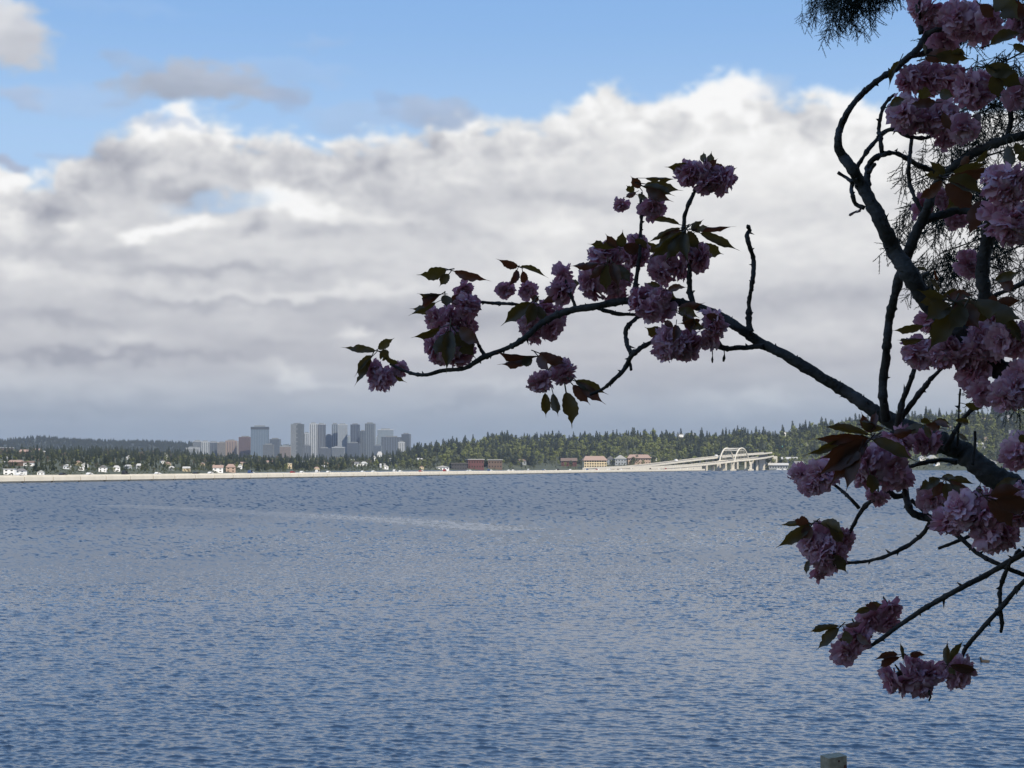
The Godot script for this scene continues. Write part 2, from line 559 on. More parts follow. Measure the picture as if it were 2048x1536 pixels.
# along the far shore: [across in the photograph, treeline height there, distance of the ridge, distance of the waterline]
const RIDGE := [[-900, 880, 4700, 900], [-300, 885, 4700, 1000], [0, 893, 4700, 1130], [150, 893, 4700, 1287], [300, 894, 4700, 1510], [420, 902, 4700, 1727], [500, 906, 4700, 1915], [650, 908, 4700, 2302], [780, 903, 4600, 2700], [840, 888, 4500, 2900], [900, 882, 4450, 3100], [960, 876, 4400, 3208], [1000, 868, 4350, 3280], [1040, 874, 4350, 3330], [1080, 868, 4300, 3380], [1150, 871, 4300, 3420], [1200, 869, 4250, 3400], [1250, 864, 4250, 3400], [1300, 864, 4200, 3400], [1350, 868, 4200, 3400], [1400, 867, 4150, 3380], [1450, 864, 4150, 3360], [1500, 862, 4100, 3340], [1560, 866, 4050, 3320], [1600, 852, 4000, 3300], [1640, 846, 3950, 3280], [1700, 842, 3900, 3250], [1780, 836, 3850, 3200], [1850, 828, 3850, 3150], [1900, 826, 3800, 3100], [1980, 824, 3750, 3050], [2048, 812, 3700, 3000], [2300, 800, 3600, 2900], [2900, 800, 3500, 2800]]
const FAR_RIDGE := [[-900, 890], [-300, 882], [0, 880], [45, 877], [72, 873], [130, 876], [180, 880], [260, 882], [340, 884], [420, 886], [520, 889], [640, 893], [760, 896], [900, 898], [1200, 900], [1600, 900]]

func along(list: Array, x: float, k: int) -> float:
	if x <= list[0][0]:
		return list[0][k]
	for i in list.size() - 1:
		if x <= list[i + 1][0]:
			var t: float = (x - list[i][0]) / float(list[i + 1][0] - list[i][0])
			return lerpf(list[i][k], list[i + 1][k], t)
	return list[list.size() - 1][k]

func column_of(x: float, z: float) -> float:
	return 1024.0 + FOCAL * x / -z

# height of the far shore over the water
func land_height(x: float, z: float) -> float:
	var c := column_of(x, z)
	var ridge := along(RIDGE, c, 2)
	var shore := along(RIDGE, c, 3)
	var top := 7.0 + (933.0 - along(RIDGE, c, 1) - 19.0) * ridge / FOCAL
	var t := (-z - shore) / (ridge - shore)
	if t < 0.0:
		return -3.0 + 3.0 * smoothstep(-0.06, 0.0, t)
	var h := top * pow(smoothstep(-0.35, 1.0, minf(t, 1.0)) - 0.165 * (1.0 - minf(t, 1.0)), 0.9)
	if t > 1.0:
		h = lerpf(top, maxf(top * 0.55, 24.0), smoothstep(1.0, 2.0, t))
	return h + 2.2 * n_big.get_noise_2d(x * 0.006, z * 0.006) * smoothstep(0.02, 0.2, t) + 1.5 * smoothstep(0.0, 0.02, t)

func build_far_land() -> void:
	var verts := PackedVector3Array()
	var index := PackedInt32Array()
	var cols := 150
	var rows := 46
	for i in rows + 1:
		for j in cols + 1:
			var c := lerpf(-900.0, 2900.0, float(j) / cols)
			var d := lerpf(along(RIDGE, c, 3) - 60.0, 7000.0, pow(float(i) / rows, 1.6))
			var x := (c - 1024.0) / FOCAL * d
			verts.append(Vector3(x, land_height(x, -d), -d))
	grid_index(index, rows, cols)
	setting("far_shore_hillside", indexed(verts, index), materials["far_soil"])
	verts.clear()
	index.clear()
	rows = 12
	for i in rows + 1:
		for j in cols + 1:
			var c := lerpf(-900.0, 1600.0, float(j) / cols)
			var t := float(i) / rows
			var d := lerpf(7050.0, 10500.0, t)
			var top := 7.0 + (933.0 - along(FAR_RIDGE, c, 1) - 5.0) * 9000.0 / FOCAL
			var h := top * smoothstep(-0.15, 0.57, t) if t < 0.57 else top * (1.0 - 0.4 * smoothstep(0.57, 1.0, t))
			verts.append(Vector3((c - 1024.0) / FOCAL * d, h + 6.0 * n_big.get_noise_2d(c * 0.01, d * 0.002), -d))
	grid_index(index, rows, cols)
	setting("distant_hill", indexed(verts, index), mottled("distant_wood_floor", Color(0.03, 0.04, 0.03), Color(0.055, 0.065, 0.045), 200.0))

func grid_index(index: PackedInt32Array, rows: int, cols: int) -> void:
	for i in rows:
		for j in cols:
			var a := i * (cols + 1) + j
			index.append_array(PackedInt32Array([a, a + cols + 1, a + 1, a + 1, a + cols + 1, a + cols + 2]))

# the bank under and behind the camera: steps down to the water in front, climbs behind
func bank_height(x: float, z: float) -> float:
	var h := 5.4
	if z < -2.5:
		# the shore juts out to the right
		h = lerpf(5.4, -0.8, smoothstep(-2.5, -20.0 - 9.0 * smoothstep(8.0, 10.5, x), z))
	elif z > 2.0:
		h = 5.4 + 9.0 * smoothstep(2.0, 34.0, z)
	return h + 0.12 * n_mid.get_noise_2d(x * 0.4, z * 0.4)

func build_near_bank() -> void:
	var verts := PackedVector3Array()
	var index := PackedInt32Array()
	for i in 55:
		for j in 61:
			var x := (j - 30) * 2.6
			var z := -35.6 + i * 1.6
			verts.append(Vector3(x, bank_height(x, z), z))
	for i in 54:
		for j in 60:
			var a := i * 61 + j
			index.append_array(PackedInt32Array([a, a + 1, a + 61, a + 1, a + 62, a + 61]))
	setting("lake_bank", indexed(verts, index), materials["bank_soil"])

# ---------------------------------------------------------------- towers

# [left, right, top, base colour, what it is, pattern, distance]
func build_towers() -> void:
	var list := [
		[372, 400, 894, Color(0.62, 0.64, 0.66), "low white office building with a flat roof left of the grey slab", "bands", 6000, 12],
		[386, 404, 881, Color(0.30, 0.33, 0.36), "grey office slab with a pale roof band behind the low white one", "bands", 6400, 30],
		[403, 419, 882, Color(0.52, 0.56, 0.60), "pale striped office slab joined to the grey one", "fins", 6350, 30],
		[418, 436, 883, Color(0.12, 0.15, 0.19), "dark glass office block beside the pale striped slab", "glass", 6450, 30],
		[436, 452, 884, Color(0.40, 0.36, 0.32), "beige stone office block between the dark block and the pink one", "bands", 6400, 26],
		[451, 474, 880, Color(0.48, 0.37, 0.32), "pinkish beige office tower with a stepped top", "fins", 6450, 30],
		[473, 479, 883, Color(0.66, 0.64, 0.62), "narrow white slab between the pinkish and the brown tower", "bands", 6500, 24],
		[479, 503, 873, Color(0.27, 0.17, 0.155), "reddish brown square office tower", "bands", 6400, 34],
		[502, 538, 852, Color(0.17, 0.24, 0.33), "wide blue glass tower with a dark crown band", "glass", 6300, 36],
		[540, 561, 877, Color(0.19, 0.23, 0.28), "short grey blue block right of the wide blue tower", "bands", 6450, 30],
		[561, 584, 891, Color(0.52, 0.42, 0.36), "low beige block with a white top between the towers", "bands", 6300, 26],
		[583, 607, 847, Color(0.15, 0.175, 0.20), "dark grey tower with light balcony bands on its left side", "balcony", 6300, 32],
		[608, 619, 865, Color(0.60, 0.64, 0.68), "slim white tower behind the dark banded one", "fins", 6600, 22],
		[619, 635, 846, Color(0.58, 0.62, 0.67), "white tower with dark vertical stripes", "fins", 6350, 30],
		[635, 651, 847, Color(0.13, 0.15, 0.19), "dark glass tower pressed against the white striped one", "glass", 6400, 30],
		[636, 662, 895, Color(0.17, 0.19, 0.22), "low dark podium block in front of the dark glass tower", "bands", 6250, 24],
		[651, 665, 869, Color(0.26, 0.31, 0.37), "grey blue tower half as tall as its neighbours", "glass", 6500, 26],
		[664, 676, 847, Color(0.32, 0.38, 0.45), "slender blue grey tower with a cut corner", "fins", 6450, 26],
		[675, 695, 848, Color(0.38, 0.43, 0.49), "pale grey tower with smooth flat sides", "glass", 6400, 30],
		[695, 701, 872, Color(0.58, 0.68, 0.72), "narrow pale turquoise slab", "bands", 6650, 22],
		[702, 719, 848, Color(0.075, 0.10, 0.15), "dark blue glass tower and slanted top", "glass", 6350, 28],
		[695, 721, 885, Color(0.15, 0.18, 0.23), "low grey blue block at the foot of the dark blue tower", "bands", 6250, 24],
		[720, 732, 861, Color(0.10, 0.13, 0.17), "dark middle tower behind the tall grey one", "glass", 6450, 26],
		[731, 750, 846, Color(0.23, 0.27, 0.31), "tall grey tower with one lighter edge", "fins", 6300, 28],
		[752, 761, 872, Color(0.60, 0.70, 0.75), "narrow pale cyan block right of the tall grey tower", "bands", 6650, 22],
		[755, 787, 858, Color(0.28, 0.35, 0.42), "broad blue tower with a pale cap", "glass", 6550, 30],
		[762, 804, 873, Color(0.085, 0.11, 0.15), "wide low dark glass block before the broad blue tower", "glass", 6350, 34],
		[804, 821, 867, Color(0.16, 0.19, 0.23), "grey block at the right end of the skyline", "bands", 6400, 30],
		[526, 548, 888, Color(0.24, 0.26, 0.28), "low grey block at the foot of the wide blue tower", "bands", 6200, 24],
		[606, 622, 890, Color(0.14, 0.16, 0.19), "low dark block between the banded tower and the striped one", "glass", 6200, 24],
		[748, 764, 890, Color(0.20, 0.24, 0.29), "low slate block between the tall grey tower and the dark glass one", "bands", 6200, 24],
		[664, 690, 893, Color(0.30, 0.33, 0.36), "low pale block before the smooth grey tower", "bands", 6150, 24],
		[796, 810, 883, Color(0.66, 0.68, 0.70), "small white framed building before the dark glass block", "fins", 6200, 20],
	]
	var glass := paint("tower_glass", Color(0.05, 0.07, 0.10), 0.12)
	for q in list:
		var d: float = q[6]
		var a := at(q[0], q[2], d)
		var b := at(q[1], q[2], d)
		var top: float = a.y
		var ground: float = land_height((a.x + b.x) * 0.5, -d) - 4.0
		var o := thing("tower", q[4], "tower", Vector3((a.x + b.x) * 0.5, ground, -d), deg_to_rad(fposmod(q[0] * 7.0, 17.0) - 8.0), "city towers beyond the lake")
		var w: float = (b.x - a.x) * 0.97
		var depth: float = q[7]
		var h: float = top - ground
		var m := mottled("tower_face_%s" % q[4].md5_text().left(6), q[3] * 0.64, q[3] * 0.78, 40.0, 0.5)
		m.metallic_specular = 0.5
		part("body", box_mesh(Vector3(-w / 2, 0, -depth / 2), Vector3(w / 2, h - 3.0, depth / 2)), m, o)
		part("roof_plant", box_mesh(Vector3(-w * 0.3, h - 3.0, -depth * 0.3), Vector3(w * 0.28, h + 2.0, depth * 0.3)), paint("roof_plant", Color(0.2, 0.22, 0.24)), o)
		var pale := paint("tower_trim", Color(0.5, 0.53, 0.56), 0.6)
		var st := begin()
		var floors := int((h - 3.0) / 4.0)
		if q[5] == "bands" or q[5] == "balcony":
			for k in floors:
				var y := 2.0 + k * 4.0
				if q[5] == "balcony":
					box(st, Vector3(-w / 2 - 0.6, y, depth * 0.1), Vector3(-w * 0.02 if k % 4 else w * 0.1, y + 1.4, depth / 2 + 1.2))
				else:
					box(st, Vector3(-w / 2 + 0.8, y, -depth / 2 + 1.0), Vector3(w / 2 - 0.8, y + 1.7, depth / 2 + 0.12))
			part("balconies" if q[5] == "balcony" else "window_band", done(st), pale if q[5] == "balcony" else glass, o).set_meta("kind", "stuff")
		elif q[5] == "fins":
			var count := maxi(3, int(w / 6.0))
			for k in count:
				var x := lerpf(-w / 2, w / 2, (k + 0.5) / count)
				part("window_strip", box_mesh(Vector3(x - 1.1, 3, depth / 2 - 0.4), Vector3(x + 1.1, h - 6.0, depth / 2 + 0.12)), glass, o)
		else:
			for k in floors:
				box(st, Vector3(-w / 2 - 0.1, 3.0 + k * 4.0, -depth / 2), Vector3(w / 2 + 0.1, 3.45 + k * 4.0, depth / 2 + 0.15))
			part("floor_edge", done(st), paint("floor_edge", Color(0.17, 0.21, 0.26), 0.6), o).set_meta("kind", "stuff")
			var count := maxi(3, int(w / 9.0))
			for k in count - 1:
				var x := lerpf(-w / 2, w / 2, (k + 1.0) / count)
				part("mullion", box_mesh(Vector3(x - 0.5, 0, depth / 2), Vector3(x + 0.5, h - 3.0, depth / 2 + 0.5)), paint("mullion", Color(0.22, 0.26, 0.32), 0.5), o)
		if q[4].contains("crown"):
			part("crown", box_mesh(Vector3(-w / 2 - 0.4, h - 13.0, -depth / 2 - 0.4), Vector3(w / 2 + 0.4, h - 4.5, depth / 2 + 0.6)), paint("dark_crown", Color(0.05, 0.065, 0.09)), o)
		else:
			part("parapet", box_mesh(Vector3(-w / 2 - 0.3, h - 4.2, -depth / 2 - 0.3), Vector3(w / 2 + 0.3, h - 2.4, depth / 2 + 0.4)), pale if q[4].contains("pale") or q[4].contains("white") else m, o)

# ---------------------------------------------------------------- houses on the far shore

# walls with a roof, windows and a door; w, h, depth in metres; the front looks over the lake
func make_house(label: String, where: Vector3, w: float, h: float, depth: float, wall: Material, roof: Material, shape: String, turn: float, storeys: int, group := "", category := "house") -> Node3D:
	var o := thing("house" if category == "house" else category.replace(" ", "_"), label, category, where, turn, group)
	var wall_h := h * (0.93 if shape == "flat" else 0.62)
	part("wall", box_mesh(Vector3(-w / 2, -4.0, -depth / 2), Vector3(w / 2, wall_h, depth / 2)), wall, o)
	var st := begin()
	var e := w * 0.05
	if shape == "flat":
		box(st, Vector3(-w / 2 - e, wall_h, -depth / 2 - e), Vector3(w / 2 + e, h, depth / 2 + e))
	elif shape == "gable":
		# the gable end looks over the lake
		var p := [Vector3(-w / 2 - e, wall_h, depth / 2 + e), Vector3(w / 2 + e, wall_h, depth / 2 + e), Vector3(0, h, depth / 2 + e), Vector3(-w / 2 - e, wall_h, -depth / 2 - e), Vector3(w / 2 + e, wall_h, -depth / 2 - e), Vector3(0, h, -depth / 2 - e)]
		tri(st, p[0], p[2], p[1])
		tri(st, p[3], p[4], p[5])
		quad(st, p[0], p[3], p[5], p[2])
		quad(st, p[1], p[2], p[5], p[4])
		quad(st, p[0], p[1], p[4], p[3])
	else:
		var i := minf(w, depth) * (0.42 if shape == "hip" else 0.0)
		var p := [Vector3(-w / 2 - e, wall_h, depth / 2 + e), Vector3(w / 2 + e, wall_h, depth / 2 + e), Vector3(w / 2 + e, wall_h, -depth / 2 - e), Vector3(-w / 2 - e, wall_h, -depth / 2 - e), Vector3(-w / 2 - e + i, h, 0), Vector3(w / 2 + e - i, h, 0)]
		quad(st, p[0], p[4], p[5], p[1])
		quad(st, p[2], p[5], p[4], p[3])
		tri(st, p[3], p[4], p[0])
		tri(st, p[1], p[5], p[2])
		quad(st, p[0], p[1], p[2], p[3])
	part("roof", done(st), roof, o)
	var glass := paint("house_glass", Color(0.04, 0.05, 0.06), 0.15)
	var count := maxi(2, int(w / 5.0))
	for s in storeys:
		var y := wall_h * (s + 0.3) / storeys
		for k in count:
			var x := lerpf(-w / 2, w / 2, (k + 0.5) / count)
			var hw := w / count * (0.3 if storeys > 2 else 0.19)
			part("window", box_mesh(Vector3(x - hw, y, depth / 2 - 0.1), Vector3(x + hw, y + wall_h / storeys * (0.55 if storeys > 2 else 0.36), depth / 2 + 0.08)), glass, o)
	return o

func build_houses() -> void:
	var white := paint("white_wall", Color(0.56, 0.55, 0.52))
	var cream := paint("cream_wall", Color(0.72, 0.60, 0.40))
	var salmon := paint("salmon_wall", Color(0.50, 0.37, 0.29))
	var red := paint("red_wall", Color(0.13, 0.05, 0.048))
	var grey := paint("grey_wall", Color(0.34, 0.37, 0.40))
	var brown := paint("brown_wall", Color(0.16, 0.11, 0.085))
	var dark := paint("dark_wall", Color(0.06, 0.06, 0.065))
	var roof_grey := mottled("roof_grey", Color(0.16, 0.16, 0.165), Color(0.24, 0.23, 0.23), 6.0)
	var roof_brown := mottled("roof_brown", Color(0.14, 0.10, 0.085), Color(0.22, 0.16, 0.13), 6.0)
	var roof_pink := mottled("roof_pink", Color(0.30, 0.21, 0.175), Color(0.40, 0.29, 0.24), 6.0)
	var roof_white := paint("roof_white", Color(0.5, 0.5, 0.49))
	var roof_teal := paint("roof_teal", Color(0.06, 0.33, 0.29))
	# [left, right, top, foot, walls, roof, roof shape, storeys, distance past the waterline, label]
	var list := [
		[9, 31, 937, 950, white, roof_white, "flat", 2, 30, "white flat roofed house, larger of the pair behind the bridge wall"],
		[33, 52, 937, 950, white, roof_grey, "hip", 2, 30, "white house with grey roof next to the flat roofed one"],
		[75, 88, 941, 952, white, roof_white, "gable", 1, 20, "white gabled boathouse behind the bridge wall"],
		[0, 25, 895, 905, brown, roof_white, "flat", 1, 700, "long pale roofed house high on the wooded slope"],
		[41, 60, 899, 911, brown, roof_pink, "ridge", 1, 600, "brown house with pinkish roof on the upper slope"],
		[60, 80, 897, 907, grey, roof_pink, "ridge", 1, 640, "grey house with pinkish roof on the upper slope"],
		[20, 44, 920, 932, brown, roof_pink, "ridge", 2, 240, "brown house with pale roof halfway up the slope"],
		[48, 68, 922, 932, white, roof_brown, "ridge", 1, 230, "white house with brown roof halfway up the slope"],
		[198, 214, 930, 944, white, roof_grey, "gable", 2, 110, "white gabled house under the dark trees"],
		[226, 240, 931, 943, white, roof_white, "hip", 2, 100, "bright white two storey house under the dark trees"],
		[253, 262, 911, 920, white, roof_white, "gable", 1, 420, "single small white house high among dark trees"],
		[272, 284, 927, 938, grey, roof_white, "hip", 2, 160, "grey house with white roof among dark trees"],
		[330, 337, 909, 921, white, roof_white, "gable", 2, 400, "narrow white house among dark trees"],
		[366, 380, 933, 943, cream, roof_white, "ridge", 1, 90, "cream cottage with white roof near the waterline"],
		[426, 446, 930, 945, white, roof_pink, "ridge", 2, 80, "white house with pink roof near the waterline below the towers"],
		[452, 471, 928, 945, salmon, roof_pink, "hip", 2, 80, "salmon coloured house near the waterline below the towers"],
		[476, 484, 928, 938, white, roof_white, "gable", 1, 160, "small white house right of the salmon one"],
		[532, 546, 921, 929, cream, roof_pink, "ridge", 1, 240, "cream house with pink roof below the blue tower"],
		[575, 584, 926, 937, cream, roof_white, "flat", 2, 140, "cream cube house below the dark banded tower"],
		[619, 629, 913, 924, white, roof_white, "gable", 1, 340, "white gabled house below the striped tower"],
		[630, 640, 916, 925, white, roof_grey, "ridge", 1, 320, "white house with grey roof below the striped tower"],
		[679, 694, 913, 922, cream, roof_grey, "flat", 1, 360, "cream house with flat grey roof below the pale tower"],
		[743, 753, 911, 922, white, roof_white, "gable", 1, 320, "white house with white gable on the open slope"],
		[754, 765, 903, 914, white, roof_white, "hip", 1, 480, "white hipped house highest on the open slope"],
		[760, 772, 927, 936, white, roof_white, "ridge", 1, 130, "low white house near the waterline right of the towers"],
		[872, 898, 931, 940, white, roof_white, "gable", 1, 10, "wide white boathouse with low gable"],
		[901, 933, 926, 940, dark, roof_grey, "flat", 2, 40, "dark timber house left of the red one"],
		[934, 966, 918, 938, red, roof_white, "flat", 2, 70, "dark red house with thick white flat roof"],
		[976, 1004, 919, 938, brown, roof_white, "flat", 2, 60, "brown house with white flat roof and terrace"],
		[1034, 1052, 918, 930, grey, roof_brown, "hip", 1, 110, "grey house with brown hipped roof under trees"],
		[1123, 1153, 916, 932, red, roof_brown, "ridge", 2, 120, "dark red house with brown ridge roof under trees"],
		[1166, 1212, 912, 936, cream, roof_pink, "hip", 3, 40, "yellow three storey apartment house with pink roof"],
		[1213, 1228, 912, 930, grey, roof_grey, "gable", 2, 60, "grey gabled house beside the yellow apartments"],
		[1229, 1252, 910, 930, grey, roof_white, "gable", 2, 70, "wide grey house with pale gable"],
		[1255, 1300, 909, 929, salmon, roof_pink, "hip", 2, 60, "long salmon terrace house with pink roof behind the ramp"],
		[1303, 1313, 911, 922, white, roof_white, "gable", 1, 90, "small white gabled house right of the salmon terrace"],
		[1353, 1366, 868, 877, white, roof_white, "flat", 1, 740, "white flat house on the wooded ridge"],
		[1377, 1390, 867, 878, white, roof_white, "hip", 1, 700, "white hipped house on the wooded ridge"],
		[1423, 1431, 887, 896, white, roof_white, "gable", 1, 480, "tiny white gable deep in the trees above the ramp"],
		[1494, 1512, 893, 902, grey, roof_white, "ridge", 1, 360, "grey house with white roof above the arch"],
		[1536, 1544, 887, 898, white, roof_white, "gable", 1, 380, "white gable beside the teal roofed house"],
		[1553, 1574, 891, 900, brown, roof_teal, "ridge", 1, 400, "house with bright teal roof"],
		[1562, 1571, 864, 877, white, roof_white, "flat", 2, 580, "white cube house high on the ridge right of the arch"],
		[1538, 1575, 926, 938, grey, roof_white, "ridge", 1, 15, "wide grey waterfront house right of the bridge"],
		[1564, 1594, 914, 927, grey, roof_white, "ridge", 2, 90, "grey house with white roof behind the waterfront house"],
		[1588, 1606, 922, 936, brown, roof_grey, "ridge", 1, 30, "brown waterfront cottage with grey roof"],
		[1838, 1853, 910, 926, white, roof_white, "gable", 2, 60, "white house with steep gable behind the cherry branches"],
		[1855, 1872, 910, 926, white, roof_white, "gable", 2, 60, "second white gabled house behind the cherry branches"],
		[1896, 1912, 852, 868, white, roof_brown, "hip", 2, 430, "white house with brown roof on the hillside behind the twigs"],
		[2004, 2025, 830, 847, white, roof_grey, "hip", 2, 520, "white hillside house with grey roof behind the blossoms"],
		[1964, 1982, 836, 848, salmon, roof_pink, "ridge", 1, 500, "salmon hillside house with pink roof behind the blossoms"],
	]
	for q in list:
		var mid: float = (q[0] + q[1]) * 0.5
		# the house stands where the slope shows at its foot
		var d: float = along(RIDGE, mid, 3) + 8.0
		var ridge: float = along(RIDGE, mid, 2)
		while d < ridge and 933.0 - (land_height((mid - 1024.0) / FOCAL * d, -d) - EYE.y) * FOCAL / d > q[3]:
			d += 10.0
		var a := at(q[0], q[3], d)
		var b := at(q[1], q[2], d)
		var ground := land_height((a.x + b.x) / 2, -d)
		var foot := maxf(ground, 0.6)
		make_house(q[9], Vector3((a.x + b.x) / 2, foot, -d), b.x - a.x, maxf(b.y - foot, 3.5), clampf((b.x - a.x) * 0.7, 4.0, 16.0), q[4], q[5], q[6], deg_to_rad(fposmod(q[0] * 3.7, 24.0) - 8.0), q[7], "houses on the far shore")
	# small pale houses that only show as specks among the trees
	var r := RandomNumberGenerator.new()
	r.seed = 9
	var kinds := [[white, roof_white, "white"], [white, roof_grey, "white"], [cream, roof_pink, "cream"], [grey, roof_white, "grey"]]
	for k in 64:
		var x := r.randf_range(0, 860) if k < 36 else r.randf_range(1600, 2040)
		var d := lerpf(along(RIDGE, x, 3) + 30.0, along(RIDGE, x, 2), pow(r.randf(), 1.6) * 0.8)
		var p := Vector3((x - 1024) / FOCAL * d, 0, -d)
		p.y = land_height(p.x, p.z)
		var q: Array = kinds[r.randi() % 4]
		var w := r.randf_range(8, 13) * clampf(d / 3400.0, 0.5, 1.0)
		make_house("small %s house half hidden by trees on the far slope" % q[2], p, w, w * 0.75, w * 0.8, q[0], q[1], ["gable", "ridge", "hip"][r.randi() % 3], r.randf_range(-0.6, 0.6), 1, "small %s houses among the far trees" % q[2])
	# motor boats moored by the waterfront house
	for q in [[1552, 1563, 938.5, "white motor boat moored before the waterfront house"], [1565, 1573, 938.5, "small white cruiser beside the moored motor boat"]]:
		var d := 3270.0
		var a := at(q[0], 935, d)
		var b := at(q[1], 935, d)
		var w := b.x - a.x
		var o := thing("motor_boat", q[3], "boat", Vector3((a.x + b.x) / 2, 0.0, -d), 0.1, "boats moored on the far shore")
		var st := begin()
		var sec := [[-0.5, 0.9, 1.2], [-0.1, 1.2, 1.3], [0.25, 1.0, 1.5], [0.5, 0.05, 2.0]]
		for k in 3:
			var s: Array = sec[k]
			var t: Array = sec[k + 1]
			for m in [-1.0, 1.0]:
				quad(st, Vector3(s[0] * w, s[2], m * s[1] * 1.5), Vector3(t[0] * w, t[2], m * t[1] * 1.5), Vector3(t[0] * w, -0.4, m * t[1] * 0.8), Vector3(s[0] * w, -0.4, m * s[1] * 0.8))
			quad(st, Vector3(s[0] * w, s[2], -s[1] * 1.5), Vector3(s[0] * w, s[2], s[1] * 1.5), Vector3(t[0] * w, t[2], t[1] * 1.5), Vector3(t[0] * w, t[2], -t[1] * 1.5))
		quad(st, Vector3(-0.5 * w, 1.2, -1.35), Vector3(-0.5 * w, 1.2, 1.35), Vector3(-0.5 * w, -0.4, 0.7), Vector3(-0.5 * w, -0.4, -0.7))
		part("hull", done(st), white, o)
		part("cabin", box_mesh(Vector3(-0.3 * w, 1.25, -1.1), Vector3(0.15 * w, 3.2, 1.1)), white, o)
		part("window", box_mesh(Vector3(-0.28 * w, 2.1, -1.15), Vector3(0.16 * w, 2.7, 1.15)), paint("house_glass", Color.BLACK), o)

# ---------------------------------------------------------------- floating bridge

# a bar of the given half width, from y0 to y1 under a line of points (heights added to the points)
func ribbon(points: Array, half: float, y0: float, y1: float) -> ArrayMesh:
	var st := begin()
	var ring := []
	for k in points.size():
		var p: Vector3 = points[k]
		var f: Vector3 = points[mini(k + 1, points.size() - 1)] - points[maxi(k - 1, 0)]
		var s := Vector3(-f.z, 0, f.x).normalized() * half
		ring.append([p - s + Vector3.UP * y1, p + s + Vector3.UP * y1, p + s + Vector3.UP * y0, p - s + Vector3.UP * y0])
	for k in ring.size() - 1:
		for j in 4:
			quad(st, ring[k][j], ring[k + 1][j], ring[k + 1][(j + 1) % 4], ring[k][(j + 1) % 4])
	quad(st, ring[0][3], ring[0][2], ring[0][1], ring[0][0])
	var e: Array = ring[ring.size() - 1]
	quad(st, e[0], e[1], e[2], e[3])
	return done(st)

# the point of the water under a pixel column, on the straight line of the pontoons
func pontoon_point(t: float) -> Vector3:
	var a := Vector3(-223.0, 0, -690.0)
	var b := Vector3(296.0, 0, -2620.0)
	return a.lerp(b, t)

func beside(points: Array, off: float) -> Array:
	var out := []
	for k in points.size():
		var f: Vector3 = points[mini(k + 1, points.size() - 1)] - points[maxi(k - 1, 0)]
		out.append(points[k] + Vector3(-f.z, 0, f.x).normalized() * off)
	return out

